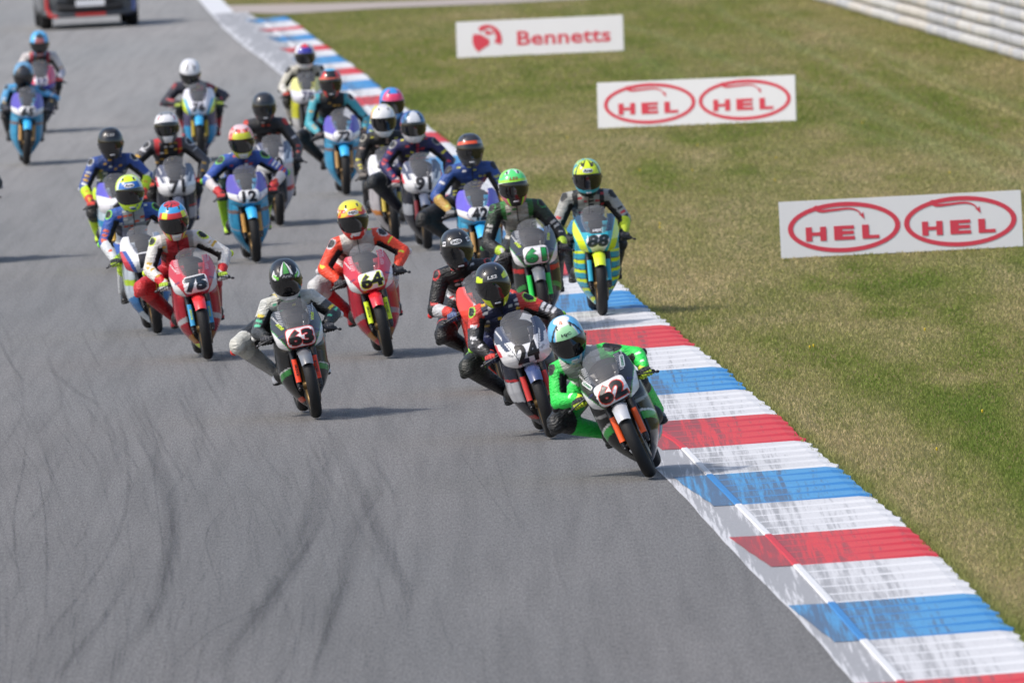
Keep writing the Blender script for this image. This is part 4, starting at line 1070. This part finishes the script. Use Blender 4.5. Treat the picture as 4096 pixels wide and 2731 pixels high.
   cowl=c_talent('2a2b2d', pin='3c9c4c'), sidef=s_stripe('262827', [(.40, -.35, .02, '3c8c44'), (.56, .1, .02, 'b02828')]), mud='6c7074', guard='28d858', num=D(t='61', dig='1c8c48', rim='16181a', plate=W_, h=.105, sx=.140, ry=.0),
   lb='black racing motorcycle number 61 with bright green fork guards', lr='person in black, white and green leathers with light green helmet', htext=('LS2', 'a03038', None)),
 D(id='88', c=(2411, 1269), lean=2.5, yaw=3.3, head=(2349, 714), hp=14, hyaw=0, el=(2226, 913), er=(2497, 872), knee=None, hang=-.01, helm='88',
   suit=suit('a8a8a4', 'b4b2ac', 'cce428', pad='26282a', padrim='3a3a3a', yoke='242628', thigh='2c7ca4', shin='242628', glove='1a1a1c', knuck='3c3c3e', patch=('383838', 'c83840'), patchp=.22, belly='3c88b0', cuff='c8dc30'),
   cowl=c_teal(), sidef=s_wave(), mud='dcf228', guard='30a8c8', num=D(t='88', dig='18282c', rim=None, plate=None, h=.095, sx=.150, sh=.15),
   lb='teal and neon yellow racing motorcycle number 88 on the kerb edge', lr='person in grey and neon yellow leathers, neon yellow and black helmet', htext=('Arai', '202428', 'c8ccd0')),
 D(id='65', c=(105, 664), lean=-3.0, yaw=1.5, head=(94, 306), hp=34, hyaw=-4, el=(22, 400), er=(205, 390), knee=None, hang=-.06, helm='65',
   suit=suit('4c9cd0', '1c2430', '28323c', pad='242830', padrim='70b0d8', thigh='1c1e24', shin='1a1a1e', glove='1c1c20', knuck='484850', patch=('c8a860', 'c8c8cc'), patchp=.2),
   cowl=c_petro(), sidef=s_stripe('3c98c4', [(.54, .1, .02, '7c6c6c')]), mud='3cb4ec', guard='b89058', num=D(t='65', dig='18181c', rim=None, plate=None, h=.10, sx=.125, sh=.15),
   lb='turquoise, white and lilac racing motorcycle number 65 at the far left', lr='person tucked low in light blue and black leathers with dark helmet', htext=None),
 D(id='22', c=(172, 534), lean=.5, yaw=1.5, head=(158, 178), hp=24, hyaw=0, el=(70, 300), er=(245, 285), knee=None, hang=0, helm='22',
   suit=suit('d4ccc8', '20222c', 'c8c8d4', pad='c8c0c0', padrim='c8c0c0', yoke='b83c48', thigh='2c2c38', shin='3c3440', glove='20222c', knuck='c04040', patch=('c89c60', 'b03848'), patchp=.2),
   cowl=c_plain('d8385c', '3c40a8', 'd8d8e0', .66), sidef=s_stripe('2c2c50', [(.5, .1, .03, 'c03848')]), mud='303050', guard='303040', num=D(t='27', dig='30305c', rim=None, plate=None, h=.10, sx=.12, sh=.2),
   lb='pink, blue and white racing motorcycle farthest back at the left', lr='person in white and red leathers with light blue helmet, farthest back', htext=None),
 D(id='23', c=(-112, 1056), lean=2, yaw=2.5, head=(-150, 530), hp=8, hyaw=0, el=(-240, 720), er=(-4, 745), knee=None, hang=0, helm='black',
   suit=suit('1c1c20', '1c1c20', '1c1c20', patchp=.05), cowl=c_plain('303038', '303038'), sidef=s_stripe('26262c', []), mud='202020', guard='202020', num=D(t='8', dig='202028', rim=None, plate=W_, h=.10, sx=.12),
   lb='dark racing motorcycle cut off by the left edge of the picture', lr='person in black leathers cut off by the left edge, one elbow showing', htext=None),
]

def two_bone(a, c, l1, l2, pole):
    a, c, pole = Vector(a), Vector(c), Vector(pole); d = (c - a); L = d.length; tot = l1 + l2
    if L > tot * .995: k = L / (tot * .995); l1 *= k; l2 *= k
    x = (l1 * l1 - l2 * l2 + L * L) / (2 * L); h = math.sqrt(max(0, l1 * l1 - x * x)); u = d.normalized()
    p = pole - a; p = p - u * p.dot(u)
    if p.length < 1e-5: p = Vector((0, 0, -1))
    return a + u * x + p.normalized() * h

bodies = []; gloves = []
for r in RID:
    g0 = ground(*r['c']); ra = math.atan2(g0.x, g0.y); r['lean'] -= 1.4; th = R_(r['lean']); yaw = R_(r['yaw']) - ra
    lift = .047 * (1 - math.cos(th))
    on_kerb = r['id'] in ('88', '61')
    base = Vector((g0.x, g0.y, .0045 + lift + (.006 if not on_kerb else .012)))
    sc = r.get('sc', 1.0); r['sc'] = sc; M = Matrix.Translation(base) @ Euler((0, -th, yaw), 'XYZ').to_matrix().to_4x4() @ Matrix.Scale(sc, 4); Mi = M.inverted()
    r['base'], r['rot'] = base, (0, -th, yaw)
    cl = Mi @ Vector((0, 0, CAM_H))
    def loc(p, yl):
        d = Mi.to_3x3() @ ray(*p); t = (yl - cl.y) / d.y; q = cl + d * t; return Vector((q.x, yl, q.z))
    H = loc(r['head'], .40)
    H.z = min(max(H.z, .98), 1.30); H.x = max(min(H.x, .16), -.42)
    if H.z < 1.12: H.y = .34
    hang = r['hang']
    neck = H + Vector((0, .085, -.135)); sh_c = H + Vector((-H.x * .10, .155, -.185))
    pel = Vector((hang, .97, .80)); 
    if (sh_c - pel).length > .52: pel = sh_c + (pel - sh_c).normalized() * .52
    lat = Vector((1, 0, .10 * (H.x / .2 if abs(H.x) > .05 else 0))).normalized()
    SHL, SHR = sh_c - lat * .188, sh_c + lat * .188
    mid = pel.lerp(sh_c, .5) + Vector((0, .03, .035))
    T = []; bones = []
    sp = [pel + Vector((0, .02, -.02)), pel.lerp(mid, .5), mid, mid.lerp(sh_c, .55), sh_c + Vector((0, .01, -.01)), sh_c + Vector((0, -.02, .045))]
    T.append(tube(sp, [(.155, .115), (.145, .108), (.155, .118), (.184, .130), (.178, .110), (.11, .08)], 20, side=lat))
    T.append(tube([sh_c + Vector((0, .0, .0)), neck, H + Vector((0, .02, -.05))], [.085, .072, .07], 12))
    T.append(tube([sh_c + Vector((0, .09, .07)), mid + Vector((0, .12, .09))], [(.06, .055), (.075, .035)], 12, side=lat))      # aero hump
    bones.append(('torso', pel, mid, .13)); bones.append(('torso2', mid, sh_c, .14)); bones.append(('neck', sh_c + Vector((0, 0, .06)), H, .07))
    wr = {}
    for s, SH, ep in ((-1, SHL, r['el']), (1, SHR, r['er'])):
        hand = Vector((s * .268, .238, .695)); wrist = hand + Vector((s * .004, .085, .045)); E_ = loc(ep, .42)
        el = loc(ep, .50)
        v = el - SH
        if v.length < .24: el = SH + v.normalized() * .24
        if v.length > .34: el = SH + v.normalized() * .34
        T.append(tube([sh_c + lat * s * .06, SH + Vector((0, 0, -.005)), SH.lerp(el, .5), el], [(.09), (.082), (.067), (.060)], 14))
        T.append(tube([el, el.lerp(wrist, .35), wrist], [.062, .060, .040], 14))
        T.append(tube([el + (el - (SH + wrist) / 2).normalized() * .012] * 1 + [el + (el - (SH + wrist) / 2).normalized() * .02], [.048, .046], 10))
        bones.append(('ua%d' % s, SH, el, .065)); bones.append(('fa%d' % s, el, wrist, .05)); wr[s] = (hand, wrist)
    feet = {}
    for s in (-1, 1):
        hip = pel + Vector((s * .09, -.02, -.03)); ank = Vector((s * .20, .90, .395))
        if s < 0 and r['knee']:
            kp = loc(r['knee'], .60); v = (kp - hip); kn = hip + v.normalized() * .44
            if kn.z < .22: kn.z = .22
        else: kn = two_bone(hip, ank, .42, .40, (s * .33, .2, .62)); 
        T.append(tube([pel, hip, hip.lerp(kn, .5), kn], [.115, .115, .105, .080], 14)); T.append(tube([kn, kn.lerp(ank, .35), ank], [.078, .074, .052], 12)); T.append(tube([kn + Vector((s * .01, -.02, .0)), kn + Vector((s * .015, -.03, -.01))], [.080, .074], 12))
        bones.append(('th%d' % s, hip, kn, .08)); bones.append(('shin%d' % s, kn, ank, .055)); feet[s] = (kn, ank)
    bodies.append((join(T), bones)); gl = []
    r.update(H=H, wr=wr, feet=feet, SHL=SHL, SHR=SHR, bones=bones, mid=mid, sh_c=sh_c, pel=pel)

body_out = remesh_batch([b_[0] for b_ in bodies], .0105, 3)
GL = {s: remesh_batch([join(glove_parts(s))], .0045, 1)[0] for s in (-1, 1)}

def seg_d(Vt, a, b_):
    a = np.array(a); b_ = np.array(b_); d = b_ - a; t = np.clip(((Vt - a) @ d) / (d @ d), 0, 1); q = a + t[:, None] * d
    return np.linalg.norm(Vt - q, axis=1), t
def body_cols(r, co, no, seed):
    S = r['suit']; rg = np.random.default_rng(seed); n = len(co); ds, ts = [], []
    for nm, a, b_, rad in r['bones']:
        d, t = seg_d(co, a, b_); ds.append(d - rad); ts.append(t)
    ds = np.array(ds); ts = np.array(ts); am = ds.argmin(0); C = np.zeros((n, 3)); P = [h2(c) for c in S['patch']]
    for i, (nm, a, b_, rad) in enumerate(r['bones']):
        m = am == i
        if not m.any(): continue
        t = ts[i][m]; v = co[m]; nn = no[m]
        if nm.startswith('torso'):
            base = np.tile(np.array(h2(S['up'])), (m.sum(), 1)); front = nn[:, 1] < .15
            base[front] = h2(S['chest'] if nm == 'torso2' else S['belly']); 
            if nm == 'torso2':
                base[(v[:, 2] > r['sh_c'].z + .045) | ((np.abs(v[:, 0] - r['sh_c'].x) > .10) & (t > .9))] = h2(S['yoke']); side = np.abs(v[:, 0] - r['sh_c'].x) > .115; base[side & (t < .8)] = h2(S['inner'])
            # zip and chest logos as rectangular cells
            u = v[:, 0] - (r['mid'].x * (1 - t) + r['sh_c'].x * t if nm == 'torso2' else r['mid'].x)
            cell = (np.floor(u / .052) * 13 + np.floor(v[:, 2] / .034) * 7).astype(int)
            hsh = (np.sin(cell * 12.9898 + seed) * 43758.5453) % 1
            fu = (u / .052) % 1; fv = (v[:, 2] / .034) % 1
            pt = front & (hsh < S['patchp'] * 1.2) & (fu > .12) & (fu < .88) & (fv > .25) & (fv < .8) & (np.abs(u) > .012)
            base[pt & (hsh < S['patchp'] * .7)] = P[0]; base[pt & (hsh >= S['patchp'] * .7)] = P[1]
            base[front & (np.abs(u) < .005)] = (.02, .02, .02)
        elif nm == 'neck':
            base = np.tile(np.array(h2(S['inner'])), (m.sum(), 1)); base[(t < .25)] = h2(S['yoke'])
        elif nm[:2] == 'ua':
            s = int(nm[2:]); base = np.tile(np.array(h2(S['up'])), (m.sum(), 1))
            base[t > .5] = h2(S['up2']); inner = (nn[:, 0] * s < -.30) | (nn[:, 2] < -.55); base[inner & (t > .12)] = h2(S['inner'])
            ax = Vector(b_) - Vector(a); L_ = ax.length
            cell = (np.floor(t * L_ / .045)).astype(int); hsh = (np.sin(cell * 78.233 + seed * 3 + s) * 43758.5453) % 1; fv = (t * L_ / .045) % 1
            pt = (~inner) & (t > .42) & (hsh < S['patchp'] * 2) & (fv > .25) & (fv < .8) & (nn[:, 1] < .1) & (np.abs(nn[:, 0] * s - .25) < .38); base[pt] = P[0]; base[pt & (hsh < S['patchp'] * .8)] = P[1]
            shp = np.array(r['SHR'] if s > 0 else r['SHL']) ; dr = v - shp; dr /= np.linalg.norm(dr, axis=1)[:, None] + 1e-6
            c_ = dr @ (np.array([s * .55, -.62, .42]) / np.linalg.norm([.55, .62, .42])); base[c_ > .80] = h2(S['padrim']); base[c_ > .875] = h2(S['pad'])
        elif nm[:2] == 'fa':
            s = int(nm[2:]); base = np.tile(np.array(h2(S['fore'])), (m.sum(), 1)); inner = (nn[:, 0] * s < -.35) & (nn[:, 1] > -.6); base[inner & (t < .55)] = h2(S['inner'])
            base[t > .72] = h2(S['cuff']); L_ = (Vector(b_) - Vector(a)).length
            cell = (np.floor(t * L_ / .05)).astype(int); hsh = (np.sin(cell * 38.233 + seed * 5 + s) * 43758.5453) % 1; fv = (t * L_ / .05) % 1
            pt = (~inner) & (hsh < S['patchp'] * 1.5) & (fv > .25) & (fv < .75) & (nn[:, 1] < 0) & (np.abs(nn[:, 0] * s - .15) < .35); base[pt] = P[0]
        elif nm[:2] == 'th':
            s = int(nm[2:]); base = np.tile(np.array(h2(S['thigh'])), (m.sum(), 1)); base[(nn[:, 0] * s < -.2) & (nn[:, 1] > -.35)] = h2(S['inner'])
            base[t > .80] = h2(S['knee']); base[(t > .77) & (t <= .80)] = h2(S['padrim'])
        else:
            base = np.tile(np.array(h2(S['shin'])), (m.sum(), 1)); base[t < .26] = h2(S['knee'])
        C[m] = base
    return C
def boot_geo(kn, ank, s):
    toe = ank + Vector((s * .015, -.165, -.075)); heel = ank + Vector((0, .045, -.075)); d = (kn - ank).normalized()
    return join([tube([ank + d * .20, ank + d * .08, ank], [(.060, .058), (.053, .053), (.050, .050)], 14), tube([heel, ank + Vector((0, -.03, -.055)), toe], [(.036, .040), (.042, .044), (.034, .026)], 14, side=(1, 0, 0))]), \
           tube([heel + Vector((0, .012, -.034)), ank + Vector((s * .004, -.06, -.092)), toe + Vector((0, -.02, -.02))], [(.036, .012), (.042, .012), (.030, .012)], 12, side=(1, 0, 0))

def build_bike(r):
    t = empty('racing_motorcycle', r['base'], r['rot']); t.scale = (r['sc'],) * 3; tag(t, r['lb'], 'motorcycle', 'racing motorcycles in the pack')
    fw = put('front_wheel', BM['fr'], t); put('tyre', BM['ft'], fw); put('brake_disc', BM['fd'], fw)
    rw = put('rear_wheel', BM['rr'], t); put('tyre', BM['rt'], rw); put('brake_disc', BM['rd'], rw)
    gm = mat('guard_' + r['guard'], r['guard'], .45)
    for nm in ('fl', 'frk'):
        f = put('fork_leg', BM[nm], t); put('fork_guard', solid(BM['g' + nm], gm), f)
    put('brake_caliper', BM['cal'], t)
    put('mudguard', solid(BM['mud'], mat('paint_' + r['mud'], r['mud'], .25, coat=.7)), t)
    hb = put('handlebars', BM['bars'], t)
    for lv in BM['lev']: put('lever', lv, hb)
    put('radiator', BM['rad'], t); put('engine', BM['eng'], t); put('exhaust', BM['exh'], t); put('swingarm', BM['sw'], t); put('footpegs', BM['peg'], t)
    bc = mat('paint_' + r['mud'], r['mud'], .25, coat=.7)
    put('fuel_tank', BM['tank'], t); put('seat', BM['seat'], t); put('tail_unit', solid(BM['tail'], bc), t); put('dashboard', BM['dash'], t)
    ws = 1.0
    V, F, C = make_cowl(r['cowl'], ws); me = mesh('nose_cowl', V, F, M_PAINT, cols=C)
    cw = put('nose_cowl', me, t); sd = cw.modifiers.new('thickness', 'SOLIDIFY'); sd.thickness = .005; sd.offset = -1
    if ws not in SCREEN: SCREEN[ws] = mesh('windscreen', *make_screen(ws), M_GLASS)
    put('windscreen', SCREEN[ws], t)
    for s in (-1, 1):
        V, F, C = make_side(s, r['sidef']); sf = put('side_fairing', mesh('side_fairing', V, F, M_PAINT, cols=C), t)
        sd = sf.modifiers.new('thickness', 'SOLIDIFY'); sd.thickness = .006; sd.offset = -1
    # belly pan and inner mouth
    n = dict(r['num']); n['sx'] *= 1.32; n['h'] *= 1.20; surf = lambda u, v, off: cowl_xyz(u, v, off, ws); zc = .692
    if n['plate'] is not None:
        w = n['sx'] + .026; h = n['h'] + .026
        if n['rim'] and r['id'] != '64':
            decal('number_border', plate_geo(w + .012, h + .012, 5, sk=n.get('sh', 0)), surf, vinyl(n['rim']) if r['id'] in ('63',) else M_WHITE, cw, 0, zc, n.get('ry', 0), .0022)
        decal('number_plate', plate_geo(w, h, 5), surf, M_WHITE, cw, 0, zc, n.get('ry', 0), .0038)
    if n['rim']:
        decal('number_outline', text_geo(n['t'], n['h'] + .016, n.get('sh', .0), .085, n['sx'] + .016), surf, vinyl(n['rim']), cw, 0, zc, n.get('ry', 0), .0052)
    decal('number', text_geo(n['t'], n['h'], n.get('sh', 0), .05, n['sx']), surf, vinyl(n['dig']), cw, 0, zc, n.get('ry', 0), .0066)
    # sponsor lettering on the cowl sides
    if r['id'] == '62':
        for x, z, ro in ((-.150, .800, -.95), (.150, .855, 1.35)):
            decal('sticker', plate_geo(.085, .034, 5), surf, M_WHITE, cw, x, z, ro, .0022); decal('sticker_text', text_geo('SEMMS', .020, 0, .02, .072), surf, vinyl('2c7c4c'), cw, x, z, ro, .0036)
        decal('sticker_text', text_geo('LEWIS', .016, 0, .0, .06), lambda u, v, off: (u * .9, -.285 * math.sin(R_(30) + v * 3) * 0 - .19 - off, .535 + v), vinyl('b03040'), t, 0, 0, 0, .04) if False else None
    if r['id'] in ('63', '61'):
        for x, z, ro in ((-.142, .80, -.95), (.142, .835, 1.25)): decal('sticker_text', text_geo('RYDE!', .026, .3, .03, .062), surf, vinyl('cce428'), cw, x, z, ro, .003)
    if r['id'] in ('62', '63', '64', '75', '61'):
        for x, z, ro in ((-.165, .855, -1.1), (.162, .895, 1.4)):
            decal('sticker_text', text_geo('YORKSHIRE', .014, 0, .01, .075), surf, M_WHITE, cw, x, z, ro, .003)
        for s in (-1, 1): decal('sticker_text', text_geo('British', .016, 0, .01, .045), surf, vinyl('3c3c7c'), cw, s * .158, .722, -s * .45, .003)
    if r['id'] == '24':
        for s in (-1, 1):
            decal('sticker_text', text_geo('GRYD', .017, 0, .0, .04), surf, vinyl('303440'), cw, s * .128, .70, s * .55, .003)
    if r['id'] == '88': decal('sticker_text', text_geo('SBJE', .026, .2, .04, .085), surf, M_WHITE, cw, 0, .785, .05, .008)
    if r['guard'] in ('d8f028', '3c9cd0', 'f0421c'):
        mt = vinyl('20241c') if r['guard'] != '3c9cd0' else vinyl('d8e83c')
        for s in (-1, 1):
            decal('guard_text', text_geo('RYDE!', .018, 0, .03, .09), lambda u, v, off, s=s: (s * .084 + u, .015 + (v - .335) * .33 - .0385, v), mt, t, 0, .425, math.pi / 2 * -s, 0)
    return t

M_HUMP = M_LEATH
bodies_done = []
def build_rider(r, k):
    t = empty('person', r['base'], r['rot']); t.scale = (r['sc'],) * 3; tag(t, r['lr'], 'person', 'riders in the pack')
    me, co, no = body_out[k]; put('body', finish_mesh(me, 'body', M_LEATH, body_cols(r, co, no, 17 + k)), t)
    S = r['suit']
    hl = put('helmet', mesh('helmet', HV, HF, M_SATIN, cols=helmet_cols(r['helm'])), t, r['H'] + Vector((0, 0, .012)), (R_(r['hp']), R_(r['lean']) * -.15 * 0 + R_(r['lean'] * .25), R_(r['hyaw'])))
    put('visor', VISOR, hl); hl.scale = (1.03, 1.03, 1.13)
    # vents, chin vent, pivots
    acc = mat('vent_' + ('dark' if r['helm'] not in ('black', 'dark', 'yband') else 'mid'), (.015, .015, .016) if r['helm'] not in ('black', 'dark', 'yband') else (.03, .03, .032), .4)
    for s in (-1, 1):
        a0 = helm_pt(s * .50, R_(50), .000); a1 = helm_pt(s * .62, R_(60), .001); put('vent', mesh('vent', *tube([a0, a1], [(.007, .004), (.009, .004)], 8), acc), hl)
        put('visor_pivot', mesh('visor_pivot', *tube([helm_pt(s * 1.36, R_(2), -.014), helm_pt(s * 1.36, R_(2), -.006)], [.018, .014], 12), acc), hl)
    v0, v1 = helm_pt(-.14, R_(-33), .001), helm_pt(.14, R_(-33), .001); put('chin_vent', mesh('chin_vent', *tube([v0, v1], [.007, .007], 8), mat('vent_pale', (.5, .5, .52), .4)), hl)
    if r['htext']:
        tx, c, bg = r['htext']
        if bg: decal('badge', plate_geo(.095, .036, 2.4), helm_surf, vinyl(bg), hl, 0, 0, 0, .002)
        decal('helmet_text', text_geo(tx, .022, .15 if tx == 'LS2' else 0, .03, .075), helm_surf, vinyl(c), hl, 0, 0, 0, .0038)
    if r['id'] == '62': decal('helmet_text', text_geo('72', .035, 0, .04, .06), helm_surf, vinyl('e89048'), hl, -.03, .10, 0, .003)
    if r['id'] == '3':
        for s in (-1, 1): decal('badge', plate_geo(.045, .034, 6), helm_surf, M_WHITE, hl, s * .115, -.005, 0, .002); decal('helmet_text', text_geo('HTM', .017, 0, .02, .036), helm_surf, M_BLKINK, hl, s * .115, -.005, 0, .0036)
    for s in (-1, 1):
        gme, gco, gno = GL[s]; me = gme.copy(); c = np.tile(np.array(h2(S['glove'])), (len(gco), 1)); kn = (gco[:, 1] < .018) & (gco[:, 2] > .012); c[kn] = h2(S['knuck'])
        fl = (np.floor((gco[:, 0] + 1) / .0108) % 2 == 0) & (gco[:, 1] < .0); c[fl & ~kn] = np.array(h2(S['glove'])) * .7; c[(gco[:, 1] > .07)] = h2(S['knuck'])
        ua = [q for q in r['bones'] if q[0] == 'ua%d' % s][0]; el_, sh_ = Vector(ua[2]), Vector(ua[1]); dd = (el_ - (sh_ + r['wr'][s][1]) / 2).normalized()
        put('elbow_slider', mesh('elbow_slider', *tube([el_ + dd * .040, el_ + dd * .062], [(.030, .038), (.024, .030)], 12), mat('slider_' + S['padrim'], S['padrim'], .5)), t)
        hand = r['wr'][s][0]; put('glove', finish_mesh(me, 'glove', M_GLOVE, c), t, hand, (0, 0, s * .18))
        (V, F), sole = boot_geo(*r['feet'][s], s)
        bo = put('boot', mesh('boot', V, F, mat('boot_' + S['boot'], S['boot'], .4, bump=.2)), t); put('sole', mesh('sole', *sole, M_BLACK), bo)
        if s < 0 and r['knee']:
            kn_ = r['feet'][s][0]; d = Vector((-.75, -.1, -.65)).normalized()
            put('knee_slider', mesh('knee_slider', *tube([kn_ + d * .045, kn_ + d * .072], [(.042, .05), (.034, .042)], 12), mat('slider_' + (S['knee'] if r['id'] != '63' else 'd83c34'), S['knee'] if r['id'] != '63' else 'd83c34', .5)), t)
    return t
for k, r in enumerate(RID):
    build_bike(r); build_rider(r, k)

# ------------------------------------------------------------------ safety car at the top left
def build_car():
    g0 = ground(165, 118); g1 = ground(560, 95); d = g1 - g0; yaw = math.atan2(d.y, d.x)
    mid = ground(368, 112); yaw = R_(2.2) - math.atan2(mid.x, mid.y); mid.y -= .5
    t = empty('safety_car', (mid.x, mid.y, .004), (0, 0, yaw)); tag(t, 'dark grey safety car with red and blue flanks, cropped by the top edge', 'car')
    grey = mat('car_grey', (.05, .055, .065), .3, coat=.6); red = mat('car_red', (.50, .025, .02), .3, coat=.6); blu = mat('car_blue', (.03, .06, .22), .3, coat=.6); glass = mat('car_glass', (.01, .012, .014), .05)
    # y stations: (y, half width, bottom, shoulder z)
    st = [(-.05, .62, .30, .62), (.02, .78, .24, .74), (.15, .87, .21, .80), (.5, .91, .20, .88), (1.2, .92, .20, .97), (2.4, .92, .20, 1.0), (3.4, .91, .21, 1.0), (4.0, .87, .25, .98), (4.25, .78, .32, .90)]
    V, F, MI = [], [], []; sec = 14
    for y, w, zb, zt in st:
        pr = [(-w * .80, zb), (-w * .96, zb + .05), (-w, zb + .22), (-w, zt - .22), (-w * .97, zt - .08), (-w * .88, zt), (-w * .4, zt + .04), (w * .4, zt + .04), (w * .88, zt), (w * .97, zt - .08), (w, zt - .22), (w, zb + .22), (w * .96, zb + .05), (w * .80, zb)]
        V += [(x, y, z) for x, z in pr]
    for i in range(len(st) - 1):
        for k in range(sec): F.append((i * sec + k, i * sec + (k + 1) % sec, (i + 1) * sec + (k + 1) % sec, (i + 1) * sec + k)); MI.append(2 if k in (8, 9, 10, 11, 12) and 1 <= i < 6 else 0)
    F.append(tuple(range(sec))); MI.append(0); F.append(tuple((len(st) - 1) * sec + k for k in range(sec))[::-1]); MI.append(0)
    put('car_body', mesh('car_body', V, F, [grey, red, blu], smooth=False, mi=MI), t)
    V, F = [], []
    for y, w, z in ((1.15, .74, 1.0), (1.9, .66, 1.48), (3.2, .64, 1.50), (4.05, .70, 1.0)): V += [(-w, y, z), (w, y, z)]
    V += [(-.72, 1.9, 1.0), (.72, 1.9, 1.0), (-.72, 3.2, 1.0), (.72, 3.2, 1.0)]
    F = [(0, 1, 3, 2), (2, 3, 5, 4), (4, 5, 7, 6), (0, 2, 8), (1, 9, 3), (2, 4, 10, 8), (3, 9, 11, 5), (4, 6, 10), (5, 11, 7)]
    put('cabin', mesh('cabin', V, F, glass, smooth=False), t); put('roof', mesh('roof', *box(0, 2.55, 1.505, 1.26, 1.3, .02), grey, smooth=False), t)
    put('light_bar', mesh('light_bar', *join([box(0, 2.2, 1.56, 1.0, .25, .09)]), mat('amber_bar', (.6, .25, .02), .3), smooth=False), t)
    put('bonnet_grille', mesh('bonnet_grille', *join([box(0, -.065, .52, .86, .03, .12)] + [box(0, -.085, .47 + k * .03, .82, .01, .008) for k in range(4)]), M_BLACK, smooth=False), t)
    put('bumper', mesh('bumper', *tube([(-.80, .06, .30), (-.55, -.07, .27), (0, -.10, .265), (.55, -.07, .27), (.80, .06, .30)], [(.05, .06)] * 5, 10, side=(0, 0, 1)), grey), t)
    put('lower_intake', mesh('lower_intake', *tube([(-.56, -.09, .40), (0, -.13, .365), (.56, -.09, .40)], [(.055, .05)] * 3, 10, side=(0, 0, 1)), M_BLACK), t)
    put('red_splitter', mesh('red_splitter', *box(.0, -.158, .262, .56, .02, .055), red, smooth=False), t)
    put('corner_flash', mesh('corner_flash', *tube([(-.80, -.0, .62), (-.80, .0, .40), (-.74, -.04, .27), (-.62, -.09, .235)], [(.035, .02), (.04, .02), (.05, .02), (.03, .02)], 8), red), t)
    put('corner_flash', mesh('corner_flash', *tube([(.80, -.0, .62), (.82, .02, .40), (.80, .0, .30)], [(.035, .02), (.035, .02), (.03, .02)], 8), blu), t)
    put('number_plate', mesh('number_plate', *box(0, -.15, .475, .54, .012, .12), M_WHITE, smooth=False), t)
    for s in (-1, 1):
        put('headlight', mesh('headlight', *tube([(s * .52, .0, .68), (s * .78, .12, .72)], [(.05, .03), (.04, .03)], 10), mat('headlight_glass', (.7, .72, .75), .1, coat=1)), t)
        put('wing_mirror', mesh('wing_mirror', *tube([(s * .92, 1.35, 1.04), (s * 1.05, 1.33, 1.06)], [(.06, .08), (.05, .07)], 10), grey), t)
        for y in (.82, 3.45):
            pr = [(-.105, .20), (-.11, .30), (-.085, .335), (.085, .335), (.11, .30), (.105, .20)]
            wv = put('wheel', mesh('wheel', *join([revolve_x([(-.09, .02), (-.09, .21), (.09, .21), (.09, .02)], (s * .80, y, .335), 24)]), M_STEEL), t); put('tyre', mesh('tyre', *revolve_x(pr, (s * .80, y, .335), 32), M_TYRE), wv)
    return t
build_car()
